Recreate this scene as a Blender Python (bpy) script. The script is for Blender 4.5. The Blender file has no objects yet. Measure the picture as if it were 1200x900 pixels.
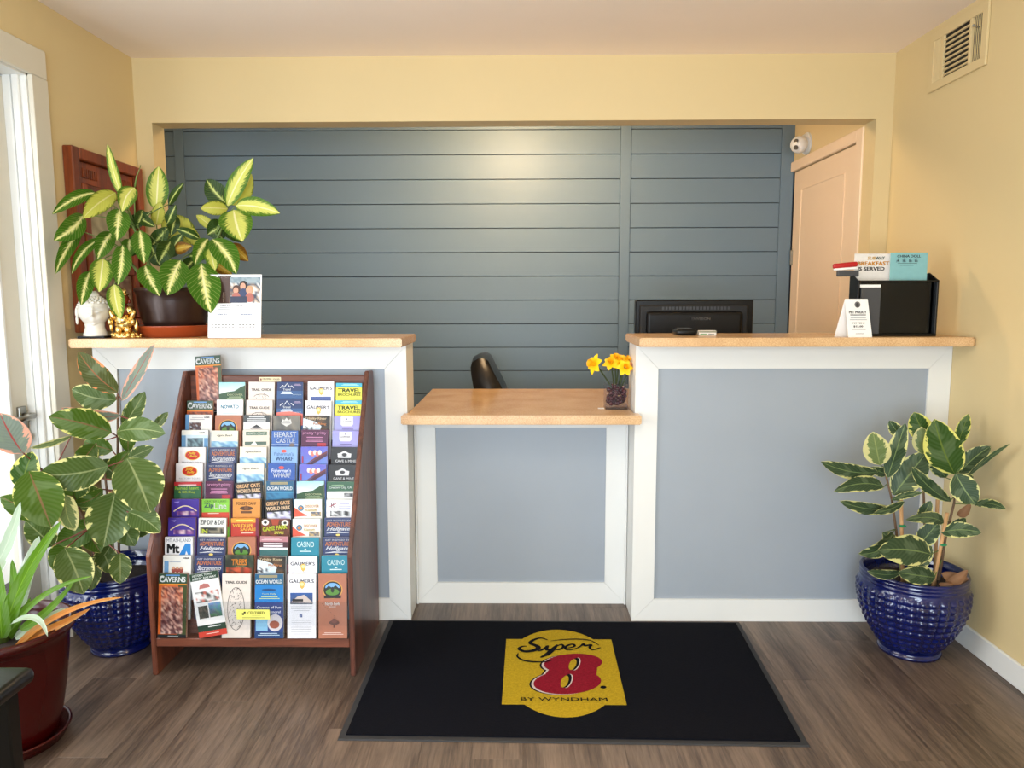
import bpy, bmesh, math, random
from mathutils import Vector, Matrix
R = math.radians
PI = math.pi
C = bpy.context.scene.collection
SC = bpy.context.scene
random.seed(7)

# ------------------------------------------------------------------ camera
CF, CP, CY_, CR_, CH = 866.78, 0.1153, -0.0139, -0.0024, 1.3336
cam_d = bpy.data.cameras.new('camera'); cam = bpy.data.objects.new('camera', cam_d); C.objects.link(cam)
_F = Vector((math.sin(CY_)*math.cos(CP), math.cos(CY_)*math.cos(CP), -math.sin(CP)))
_r = Vector((math.cos(CY_), -math.sin(CY_), 0)); _u = _r.cross(_F)
_R = _r*math.cos(CR_) + _u*math.sin(CR_); _U = -_r*math.sin(CR_) + _u*math.cos(CR_)
M = Matrix((_R, _U, -_F)).transposed().to_4x4(); M.translation = (0, 0, CH)
cam.matrix_world = M
cam_d.sensor_width = 36; cam_d.lens = CF/1200*36; cam_d.clip_start = .05
SC.camera = cam
def at(u, v, Y):                      # pixel and distance -> point in the room
    d = _F + _R*((u-600)/CF) + _U*((450-v)/CF)
    return Vector((0, 0, CH)) + d*(Y/d.y)

# ------------------------------------------------------------------ light
SC.view_settings.view_transform = 'Standard'; SC.view_settings.look = 'None'
SC.view_settings.gamma = 1; SC.view_settings.use_curve_mapping = False
SC.view_settings.exposure = 0.10
w = bpy.data.worlds.new('sky'); SC.world = w; w.use_nodes = True
w.node_tree.nodes['Background'].inputs[0].default_value = (.86, .93, 1, 1)
w.node_tree.nodes['Background'].inputs[1].default_value = 2.6
def area(name, loc, rot, sx, sy, power, col):
    l = bpy.data.lights.new(name, 'AREA'); l.shape = 'RECTANGLE'; l.size = sx; l.size_y = sy
    l.energy = power; l.color = col
    o = bpy.data.objects.new(name, l); C.objects.link(o); o.location = loc; o.rotation_euler = rot
    return o
area('front_window_daylight', (-.35, -1.38, 1.15), (R(90), 0, 0), 1.9, 1.6, 104, (.74, .87, 1))
area('entry_door_daylight', (-2.02, 1.55, 1.2), (R(90), 0, R(-90)), 1.2, 1.9, 55, (.92, .96, 1))
def bulb(name, loc, power, col, rad):
    l = bpy.data.lights.new(name, 'POINT'); l.energy = power; l.color = col; l.shadow_soft_size = rad
    o = bpy.data.objects.new(name, l); C.objects.link(o); o.location = loc
bulb('lobby_ceiling_bulb', (.1, 1.2, 2.10), 17, (1, .84, .62), .12)
bulb('office_ceiling_bulb', (-.05, 3.87, 2.29), 36, (1, .70, .40), .05)

# ------------------------------------------------------------------ materials
def lin(c):
    if isinstance(c, str): c = tuple(int(c[i:i+2], 16)/255 for i in (0, 2, 4))
    elif max(c) > 1: c = tuple(x/255 for x in c)
    return tuple((x/12.92 if x <= .04045 else ((x+.055)/1.055)**2.4) for x in c)
def newmat(name):
    m = bpy.data.materials.new(name); m.use_nodes = True
    return m, m.node_tree, m.node_tree.nodes['Principled BSDF']
def nd(nt, t, ins=None, **props):
    n = nt.nodes.new(t)
    for k, v in props.items(): setattr(n, k, v)
    for k, v in (ins or {}).items():
        if isinstance(v, bpy.types.NodeSocket): nt.links.new(v, n.inputs[k])
        else: n.inputs[k].default_value = v
    return n
def math_(nt, op, a, b=0.0, c=0.0, clamp=False):
    n = nt.nodes.new('ShaderNodeMath'); n.operation = op; n.use_clamp = clamp
    for i, v in enumerate((a, b, c)):
        if isinstance(v, bpy.types.NodeSocket): nt.links.new(v, n.inputs[i])
        else: n.inputs[i].default_value = v
    return n.outputs[0]
def mixc(nt, f, a, b):
    n = nt.nodes.new('ShaderNodeMix'); n.data_type = 'RGBA'
    for i, v in ((0, f), (6, a), (7, b)):
        if isinstance(v, bpy.types.NodeSocket): nt.links.new(v, n.inputs[i])
        else: n.inputs[i].default_value = v if i == 0 else (*v, 1)
    return n.outputs[2]
def sstep(nt, x, a, b):
    n = nt.nodes.new('ShaderNodeMapRange'); n.interpolation_type = 'SMOOTHSTEP'
    nt.links.new(x, n.inputs[0]); n.inputs[1].default_value = a; n.inputs[2].default_value = b
    return n.outputs[0]
def mat(name, col, rough=.5, metal=0, var=.06, scale=8, bump=0, bscale=200, stretch=(1, 1, 1), coat=0, spec=.5):
    m, nt, b = newmat(name)
    c = lin(col)
    tc = nd(nt, 'ShaderNodeTexCoord')
    mp = nd(nt, 'ShaderNodeMapping', {'Vector': tc.outputs['Object'], 'Scale': stretch})
    n = nd(nt, 'ShaderNodeTexNoise', {'Vector': mp.outputs[0], 'Scale': scale, 'Detail': 4})
    out = mixc(nt, n.outputs[0], tuple(max(0, x*(1-var)) for x in c), tuple(min(1, x*(1+var)) for x in c))
    nt.links.new(out, b.inputs['Base Color'])
    b.inputs['Roughness'].default_value = rough; b.inputs['Metallic'].default_value = metal
    b.inputs['Coat Weight'].default_value = coat; b.inputs['Specular IOR Level'].default_value = spec
    b.inputs['Coat Roughness'].default_value = .08
    if bump:
        n2 = nd(nt, 'ShaderNodeTexNoise', {'Vector': mp.outputs[0], 'Scale': bscale, 'Detail': 3})
        bp = nd(nt, 'ShaderNodeBump', {'Height': n2.outputs[0], 'Strength': bump, 'Distance': .002})
        nt.links.new(bp.outputs[0], b.inputs['Normal'])
    return m
def wood(name, c1, c2, rough=.45, axis='Z', scale=9, rnd=True, coat=0):
    m, nt, b = newmat(name)
    tc = nd(nt, 'ShaderNodeTexCoord'); oi = nd(nt, 'ShaderNodeObjectInfo')
    s = {'X': (.06, 1, 1), 'Y': (1, .06, 1), 'Z': (1, 1, .06)}[axis]
    off = nd(nt, 'ShaderNodeVectorMath', {0: oi.outputs['Random'], 1: (17., 31., 7.)}, operation='MULTIPLY')
    ad = nd(nt, 'ShaderNodeVectorMath', {0: tc.outputs['Object'], 1: off.outputs[0]}, operation='ADD')
    mp = nd(nt, 'ShaderNodeMapping', {'Vector': ad.outputs[0], 'Scale': s})
    n1 = nd(nt, 'ShaderNodeTexNoise', {'Vector': mp.outputs[0], 'Scale': scale, 'Detail': 6, 'Roughness': .65, 'Distortion': .6})
    n2 = nd(nt, 'ShaderNodeTexNoise', {'Vector': mp.outputs[0], 'Scale': scale*14, 'Detail': 4, 'Roughness': .7})
    f = math_(nt, 'MULTIPLY_ADD', n2.outputs[0], .55, math_(nt, 'MULTIPLY', n1.outputs[0], .75))
    f = sstep(nt, f, .42, .88)
    if rnd: f = math_(nt, 'ADD', f, math_(nt, 'MULTIPLY_ADD', oi.outputs['Random'], (.22 if name != 'vinyl_plank' else .10), (-.11 if name != 'vinyl_plank' else -.05)), clamp=True)
    nt.links.new(mixc(nt, f, lin(c1), lin(c2)), b.inputs['Base Color'])
    b.inputs['Roughness'].default_value = rough; b.inputs['Coat Weight'].default_value = coat
    bp = nd(nt, 'ShaderNodeBump', {'Height': n2.outputs[0], 'Strength': .12, 'Distance': .002})
    nt.links.new(bp.outputs[0], b.inputs['Normal'])
    return m
WALL = mat('cream_wall_paint', (215, 194, 146), .6, var=.025, scale=1.5, bump=.12, bscale=90)
CEIL = mat('ceiling_paint', (246, 232, 218), .85, var=.02, scale=2, bump=.25, bscale=60)
WHITE = mat('white_trim_paint', (226, 226, 222), .42, var=.03, scale=3)
GREYP = mat('grey_panel_paint', (154, 162, 171), .38, var=.05, scale=3.5, bump=.04, bscale=20)
SHIP = mat('slate_shiplap_paint', (101, 123, 139), .5, var=.04, scale=2, bump=.05, bscale=60, stretch=(.2, 1, 1))
DARKGAP = mat('dark_groove', (34, 40, 46), .8)
DOORW = mat('door_paint', (232, 208, 178), .5, var=.02)
TRIMD = mat('left_door_paint', (214, 208, 192), .45, var=.03)
RACKW = wood('rack_walnut', (62, 30, 20), (122, 68, 48), .42, 'Z', 7, coat=.1)
RACKX = wood('rack_walnut_across', (62, 30, 20), (122, 68, 48), .42, 'X', 7, coat=.1)
FLOORW = wood('vinyl_plank', (58, 45, 37), (128, 109, 93), .38, 'Y', 7)
FRAMEW = wood('cherry_frame', (88, 32, 5), (152, 68, 16), .4, 'Z', 7, coat=.1)
BLACK = mat('black_plastic', (8, 8, 9), .32, var=.1, spec=.3)
BLACKM = mat('black_matte', (10, 10, 11), .6, var=.2, scale=40, bump=.3, bscale=300)
LEATHER = mat('black_leather', (9, 8, 8), .36, var=.1, bump=.2, bscale=150)
DGREY = mat('dark_grey', (62, 63, 66), .5)
METAL = mat('brushed_metal', (150, 148, 140), .3, 1)
RUBBER = mat('mat_rubber', (38, 39, 42), .7)
PAPER = mat('white_paper', (238, 236, 232), .6, var=.02)
TRAYBR = mat('terracotta_tray', (150, 62, 26), .35, var=.05)
POTBR = mat('bronze_brown_pot', (50, 32, 26), .28, .25, var=.25, scale=6, stretch=(1, 1, 5))
SOIL = mat('potting_soil', (38, 27, 20), .95, var=.6, scale=60, bump=1, bscale=120)
REDPOT = mat('oxblood_glaze', (58, 5, 5), .26, var=.15, scale=5, coat=.15, spec=.3)
CERAM = mat('white_ceramic', (214, 208, 196), .25, var=.02, coat=.4)
GOLD = mat('polished_gold', (224, 190, 120), .26, 1, var=.15, scale=30)
AMBER = mat('amber_glaze', (120, 40, 14), .15, .4, var=.2, coat=.5)
BAMBOO = mat('bamboo_stake', (190, 146, 100), .6, var=.15, stretch=(1, 1, .2), scale=30)
TIE = mat('green_tie', (30, 130, 84), .4)
STEMG = mat('green_stem', (92, 112, 48), .5, var=.2, scale=20)
STEMB = mat('woody_stem', (104, 80, 58), .7, var=.25, scale=40)
STEMR = mat('reddish_stalk', (122, 62, 46), .5, var=.2, scale=30)
REDP = mat('red_plastic', (176, 18, 26), .3)
YEL = mat('daffodil_petal', (250, 206, 10), .5, var=.06, scale=30)
ORG = mat('daffodil_cup', (250, 178, 10), .5, var=.08, scale=30)
PEACH = mat('peach_petal', (236, 160, 110), .5)
DRY = mat('dried_leaf', (128, 92, 62), .8, var=.3, scale=20, bump=.6, bscale=40)
DARKWOOD = mat('black_lacquer', (10, 9, 7), .3, var=.2, coat=.1, spec=.3)
CONC = mat('pavement', (196, 194, 188), .8, var=.08)

def laminate():
    m, nt, b = newmat('speckled_laminate')
    tc = nd(nt, 'ShaderNodeTexCoord')
    n1 = nd(nt, 'ShaderNodeTexNoise', {'Vector': tc.outputs['Object'], 'Scale': 210., 'Detail': 2})
    n2 = nd(nt, 'ShaderNodeTexNoise', {'Vector': tc.outputs['Object'], 'Scale': 7., 'Detail': 5})
    f = math_(nt, 'MULTIPLY_ADD', n1.outputs[0], .8, math_(nt, 'MULTIPLY', n2.outputs[0], .5))
    f = sstep(nt, f, .45, .85)
    nt.links.new(mixc(nt, f, lin((192, 148, 100)), lin((220, 184, 138))), b.inputs['Base Color'])
    b.inputs['Roughness'].default_value = .24
    return m
LAMI = laminate()
def blueglaze():
    m, nt, b = newmat('cobalt_glaze')
    tc = nd(nt, 'ShaderNodeTexCoord')
    n = nd(nt, 'ShaderNodeTexNoise', {'Vector': tc.outputs['Object'], 'Scale': 14., 'Detail': 4})
    nt.links.new(mixc(nt, n.outputs[0], lin((2, 5, 36)), lin((5, 24, 96))), b.inputs['Base Color'])
    b.inputs['Roughness'].default_value = .12; b.inputs['Coat Weight'].default_value = .35
    b.inputs['Coat Roughness'].default_value = .05
    return m
BLUE = blueglaze()
def glassm(name, tint=(1, 1, 1), gl=.12, rough=.03):
    m, nt, b = newmat(name); nt.nodes.remove(b)
    out = nt.nodes['Material Output']
    t = nd(nt, 'ShaderNodeBsdfTransparent', {'Color': (*tint, 1)})
    g = nd(nt, 'ShaderNodeBsdfGlossy', {'Color': (1, 1, 1, 1), 'Roughness': rough})
    mx = nd(nt, 'ShaderNodeMixShader', {0: gl, 1: t.outputs[0], 2: g.outputs[0]})
    nt.links.new(mx.outputs[0], out.inputs[0])
    return m
GLASS = glassm('window_glass')
ACRYL = glassm('clear_acrylic', (.96, .97, .98), .05)
SMOKE = glassm('smoked_black_acrylic', (.16, .16, .17), .025, .06)
VGLASS = glassm('vase_glass', (.93, .92, .93), .008, .3)
REDGEL = mat('dark_red_water_beads', (66, 2, 14), .2, var=.5, scale=40)
def printm(name, rough=.38, spec=.5):
    m, nt, b = newmat(name)
    a = nd(nt, 'ShaderNodeVertexColor', layer_name='print')
    tc = nd(nt, 'ShaderNodeTexCoord')
    n = nd(nt, 'ShaderNodeTexNoise', {'Vector': tc.outputs['Object'], 'Scale': 60., 'Detail': 2})
    h = nd(nt, 'ShaderNodeHueSaturation', {'Color': a.outputs[0], 'Value': math_(nt, 'MULTIPLY_ADD', n.outputs[0], .14, .80)})
    nt.links.new(h.outputs[0], b.inputs['Base Color'])
    b.inputs['Roughness'].default_value = rough; b.inputs['Specular IOR Level'].default_value = spec
    return m
PRINT = printm('coated_print')
def pilem():
    m, nt, b = newmat('mat_pile')
    a = nd(nt, 'ShaderNodeVertexColor', layer_name='print')
    tc = nd(nt, 'ShaderNodeTexCoord')
    n = nd(nt, 'ShaderNodeTexNoise', {'Vector': tc.outputs['Object'], 'Scale': 110., 'Detail': 4, 'Roughness': .8})
    h = nd(nt, 'ShaderNodeHueSaturation', {'Color': a.outputs[0], 'Value': math_(nt, 'MULTIPLY_ADD', n.outputs[0], 1.5, .25)})
    nt.links.new(h.outputs[0], b.inputs['Base Color'])
    bp = nd(nt, 'ShaderNodeBump', {'Height': n.outputs[0], 'Strength': .7, 'Distance': .004})
    nt.links.new(bp.outputs[0], b.inputs['Normal'])
    b.inputs['Roughness'].default_value = .95; b.inputs['Specular IOR Level'].default_value = .08
    return m
PILE = pilem()

def leafmat(name, kind, cols, w0=.5, trans=.25, rough=.35):
    """cols: (main, second, rib). kind: feather (light centre) or margin (light edge)"""
    m, nt, b = newmat(name)
    uv = nd(nt, 'ShaderNodeUVMap'); sp = nd(nt, 'ShaderNodeSeparateXYZ', {0: uv.outputs[0]})
    oi = nd(nt, 'ShaderNodeObjectInfo')
    c = math_(nt, 'MULTIPLY', math_(nt, 'ABSOLUTE', math_(nt, 'SUBTRACT', sp.outputs[0], .5)), 2.0)
    v = sp.outputs[1]
    seed = math_(nt, 'MULTIPLY', oi.outputs['Random'], 50.)
    vec = nd(nt, 'ShaderNodeCombineXYZ', {0: math_(nt, 'MULTIPLY', sp.outputs[0], 1.3), 1: math_(nt, 'SUBTRACT', math_(nt, 'MULTIPLY', v, 5. if kind == 'feather' else 3.2), math_(nt, 'MULTIPLY', c, 1.5 if kind == 'feather' else .7)), 2: seed})
    n = nd(nt, 'ShaderNodeTexNoise', {'Vector': vec.outputs[0], 'Scale': 2.2 if kind == 'margin' else 3.5, 'Detail': 3, 'Roughness': .6})
    ph = math_(nt, 'MULTIPLY', math_(nt, 'SUBTRACT', math_(nt, 'MULTIPLY', v, 13.), math_(nt, 'MULTIPLY', c, 3.2)), 2*PI)
    vein = math_(nt, 'SINE', ph)
    e = math_(nt, 'MAXIMUM', c, math_(nt, 'MULTIPLY_ADD', v, 3.6, -2.75))
    if kind == 'feather':
        x = math_(nt, 'ADD', math_(nt, 'MULTIPLY_ADD', vein, .06, c), math_(nt, 'MULTIPLY_ADD', n.outputs[0], .9, -.45))
        f = sstep(nt, x, w0-.16, w0+.14)
        col = mixc(nt, f, lin(cols[1]), lin(cols[0]))
        sv = sstep(nt, vein, .86, 1.0)
        col = mixc(nt, math_(nt, 'MULTIPLY', sv, .22), col, lin(cols[1]))
        rib = sstep(nt, c, .03, .10)
        col = mixc(nt, rib, lin(cols[2]), col)
    else:
        x = math_(nt, 'ADD', e, math_(nt, 'MULTIPLY_ADD', n.outputs[0], 1.3, -.65))
        f = sstep(nt, x, w0-.03, w0+.05)
        n2 = nd(nt, 'ShaderNodeTexNoise', {'Vector': vec.outputs[0], 'Scale': 1.1, 'Detail': 2})
        inner = mixc(nt, sstep(nt, n2.outputs[0], .50, .58), lin(cols[0]), tuple(x*.80+y*.20 for x, y in zip(lin(cols[0]), lin((150, 168, 130)))))
        inner = mixc(nt, math_(nt, 'MULTIPLY', math_(nt, 'ADD', vein, 1.), .018), inner, (.6, .7, .4))
        col = mixc(nt, f, inner, lin(cols[1]))
        rib = sstep(nt, c, .02, .07)
        col = mixc(nt, rib, lin(cols[2]), col)
    nt.links.new(col, b.inputs['Base Color'])
    b.inputs['Roughness'].default_value = rough; b.inputs['Specular IOR Level'].default_value = .22
    bp = nd(nt, 'ShaderNodeBump', {'Height': math_(nt, 'MULTIPLY_ADD', vein, .5, math_(nt, 'MULTIPLY', c, 2.)), 'Strength': .25, 'Distance': .002})
    nt.links.new(bp.outputs[0], b.inputs['Normal'])
    tr = nd(nt, 'ShaderNodeBsdfTranslucent', {'Color': col})
    mx = nd(nt, 'ShaderNodeMixShader', {0: trans, 1: b.outputs[0], 2: tr.outputs[0]})
    nt.links.new(mx.outputs[0], nt.nodes['Material Output'].inputs[0])
    return m
LM = {
 'g': leafmat('dumbcane_green', 'feather', ((60, 104, 18), (226, 226, 140), (238, 232, 170)), .20),
 'c': leafmat('dumbcane_cream', 'feather', ((72, 112, 26), (206, 208, 104), (238, 234, 176)), .62),
 'y': leafmat('dumbcane_yellow', 'feather', ((96, 112, 24), (196, 196, 84), (222, 216, 140)), .88, .4),
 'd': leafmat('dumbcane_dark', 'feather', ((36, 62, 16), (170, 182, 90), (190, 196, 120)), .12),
 'b': leafmat('dumbcane_brown', 'feather', ((110, 72, 20), (176, 140, 50), (190, 170, 90)), .5, .3),
 'r': leafmat('rubber_cream_margin', 'margin', ((56, 78, 52), (224, 222, 150), (132, 152, 96)), .88),
 's': leafmat('rubber_bright_margin', 'margin', ((58, 88, 36), (236, 232, 128), (112, 132, 60)), .82, .35),
 'k': leafmat('rubber_cream', 'margin', ((110, 128, 76), (220, 214, 150), (150, 160, 100)), .62),
 'l': leafmat('rubber_left_green', 'margin', ((70, 98, 22), (226, 222, 132), (130, 100, 66)), .98, .35),
 'm': leafmat('rubber_left_grey', 'margin', ((72, 92, 38), (226, 222, 150), (140, 150, 100)), .96),
 'p': leafmat('rubber_pink', 'margin', ((120, 132, 120), (226, 164, 140), (166, 70, 66)), .74, .35),
 'o': leafmat('rubber_olive_orange', 'margin', ((72, 78, 28), (222, 138, 84), (150, 90, 50)), .98, .3),
 'v': leafmat('strap_green', 'margin', ((92, 136, 26), (196, 214, 96), (130, 170, 60)), 1.1, .4),
 'w': leafmat('strap_pale', 'margin', ((178, 196, 172), (220, 228, 220), (200, 210, 190)), .9, .3),
 'n': leafmat('strap_orange', 'margin', ((196, 122, 44), (214, 160, 80), (170, 100, 40)), .9, .3),
}

# ------------------------------------------------------------------ builders
ORIG = {}
def thing(name, label, cat, loc=(0, 0, 0), rotz=0, group=None, kind=None):
    o = bpy.data.objects.new(name, None); C.objects.link(o)
    o.empty_display_size = .05
    o.location = loc; o.rotation_euler = (0, 0, rotz)
    tag(o, label, cat, group, kind)
    ORIG[o.name] = Matrix.Translation(loc) @ Matrix.Rotation(rotz, 4, 'Z')
    return o
def tag(o, label=None, cat=None, group=None, kind=None):
    if label: o['label'] = label
    if cat: o['category'] = cat
    if group: o['group'] = group
    if kind: o['kind'] = kind
    return o
def obj(name, bm, m, parent=None, smooth=False, loc=None, local=False):
    """bm is in world coordinates (local=False): shifted into its parent's frame, or to loc"""
    me = bpy.data.meshes.new(name)
    if parent is not None and not local:
        pm = ORIG[parent.name]
        bmesh.ops.transform(bm, matrix=pm.inverted(), verts=bm.verts)
        base = pm
    else: base = Matrix.Identity(4)
    o = bpy.data.objects.new(name, me); C.objects.link(o)
    if parent is None and loc is not None:
        bmesh.ops.translate(bm, vec=-Vector(loc), verts=bm.verts); o.location = loc
        base = Matrix.Translation(loc)
    bm.normal_update()
    bm.to_mesh(me); bm.free()
    for mm in (m if isinstance(m, (list, tuple)) else [m]): me.materials.append(mm)
    if smooth:
        for p in me.polygons: p.use_smooth = True
    if parent is not None: o.parent = parent
    ORIG[o.name] = base
    return o
def auto(o, ang=35):
    o.data.set_sharp_from_angle(angle=R(ang)); return o
def NB(): return bmesh.new()
def box(bm, x0, x1, y0, y1, z0, z1, bev=0, seg=1, rot=None, piv=None):
    vs = [bm.verts.new((x, y, z)) for z in (z0, z1) for y in (y0, y1) for x in (x0, x1)]
    F = [(0, 2, 3, 1), (4, 5, 7, 6), (0, 1, 5, 4), (1, 3, 7, 5), (3, 2, 6, 7), (2, 0, 4, 6)]
    fs = [bm.faces.new([vs[i] for i in f]) for f in F]
    if rot is not None:
        bmesh.ops.rotate(bm, cent=piv or ((x0+x1)/2, (y0+y1)/2, (z0+z1)/2), matrix=rot, verts=vs)
    if bev:
        es = list({e for f in fs for e in f.edges})
        bmesh.ops.bevel(bm, geom=es, offset=bev, segments=seg, affect='EDGES', profile=.5)
    return bm
def bx(*a, **k): return box(NB(), *a, **k)
def prism(bm, pts, axis, a0, a1):
    def mk(p, q, t): return {'X': (t, p, q), 'Y': (p, t, q), 'Z': (p, q, t)}[axis]
    A = [bm.verts.new(mk(p, q, a0)) for p, q in pts]; B = [bm.verts.new(mk(p, q, a1)) for p, q in pts]
    n = len(pts)
    bm.faces.new(A); bm.faces.new(B[::-1])
    for i in range(n): bm.faces.new((A[i], B[i], B[(i+1) % n], A[(i+1) % n]))
    bmesh.ops.recalc_face_normals(bm, faces=bm.faces[:])
    return bm
def lathe(bm, prof, cx, cy, n=40, fn=None):
    rings = []
    for k, (r, z) in enumerate(prof):
        ring = []
        for i in range(n):
            a = 2*PI*i/n; rr = r
            if fn: rr = r+fn(a, z, k)
            ring.append(bm.verts.new((cx+rr*math.cos(a), cy+rr*math.sin(a), z)))
        rings.append(ring)
    for a, b in zip(rings, rings[1:]):
        for i in range(n): bm.faces.new((a[i], a[(i+1) % n], b[(i+1) % n], b[i]))
    bm.faces.new(rings[0][::-1]); bm.faces.new(rings[-1])
    return bm
def tube(bm, pts, r, n=8, r2=None):
    pts = [Vector(p) for p in pts]; rings = []
    r2 = r if r2 is None else r2
    N = len(pts)
    for i, p in enumerate(pts):
        t = (pts[min(i+1, N-1)]-pts[max(i-1, 0)]).normalized()
        a = t.cross(Vector((0, 0, 1)))
        if a.length < .05: a = t.cross(Vector((1, 0, 0)))
        a.normalize(); b = t.cross(a)
        rr = r+(r2-r)*i/(N-1)
        rings.append([bm.verts.new(p+a*rr*math.cos(2*PI*k/n)+b*rr*math.sin(2*PI*k/n)) for k in range(n)])
    for A, B in zip(rings, rings[1:]):
        for k in range(n): bm.faces.new((A[k], A[(k+1) % n], B[(k+1) % n], B[k]))
    bm.faces.new(rings[0][::-1]); bm.faces.new(rings[-1])
    return bm
def curve3(a, b, c, n=8):
    a, b, c = Vector(a), Vector(b), Vector(c)
    return [a*(1-t)**2+b*2*t*(1-t)+c*t*t for t in [i/n for i in range(n+1)]]
def ell(bm, c, r, seg=16, rot=None):
    res = bmesh.ops.create_uvsphere(bm, u_segments=seg, v_segments=max(6, seg*2//3), radius=1)
    vs = res['verts']
    bmesh.ops.scale(bm, vec=r, verts=vs)
    if rot is not None: bmesh.ops.rotate(bm, cent=(0, 0, 0), matrix=rot, verts=vs)
    bmesh.ops.translate(bm, vec=c, verts=vs)
    return vs
def cylx(bm, c, r, d, axis='Z', seg=24, r2=None):
    m = {'Z': Matrix(), 'X': Matrix.Rotation(R(90), 4, 'Y'), 'Y': Matrix.Rotation(R(-90), 4, 'X')}[axis]
    res = bmesh.ops.create_cone(bm, cap_ends=True, segments=seg, radius1=r, radius2=r if r2 is None else r2, depth=d, matrix=Matrix.Translation(c) @ m)
    return res['verts']
def struct(name, bm, m, parent=None, **k):
    o = obj(name, bm, m, parent, **k)
    if parent is None: o['kind'] = 'structure'
    return o

# ---- flat print
_tc = {}
def glyphs(s, bold, shear):
    k = (s, bold, shear)
    if k in _tc: return _tc[k]
    cu = bpy.data.curves.new('t', 'FONT'); cu.body = s; cu.size = 1; cu.resolution_u = 2
    cu.shear = shear
    o = bpy.data.objects.new('t', cu)
    me = o.to_mesh()
    V = [(v.co.x, v.co.y) for v in me.vertices]; F = [tuple(p.vertices) for p in me.polygons]
    o.to_mesh_clear(); bpy.data.objects.remove(o); bpy.data.curves.remove(cu)
    if bold > .012 and V:      # heavier strokes: the outline set four times, slightly shifted
        n = len(V); b = bold*.8
        V4 = []; F4 = []
        for k4, (dx, dy) in enumerate(((-b, -b*.6), (b, -b*.6), (b, b*.6), (-b, b*.6))):
            V4 += [(x+dx, y+dy) for x, y in V]; F4 += [tuple(i+n*k4 for i in f) for f in F]
        V, F = V4, F4
    if V:
        x0 = min(v[0] for v in V); x1 = max(v[0] for v in V); y0 = min(v[1] for v in V); y1 = max(v[1] for v in V)
    else: x0 = x1 = y0 = y1 = 0
    _tc[k] = (V, F, x0, x1, y0, y1)
    return _tc[k]
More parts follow.
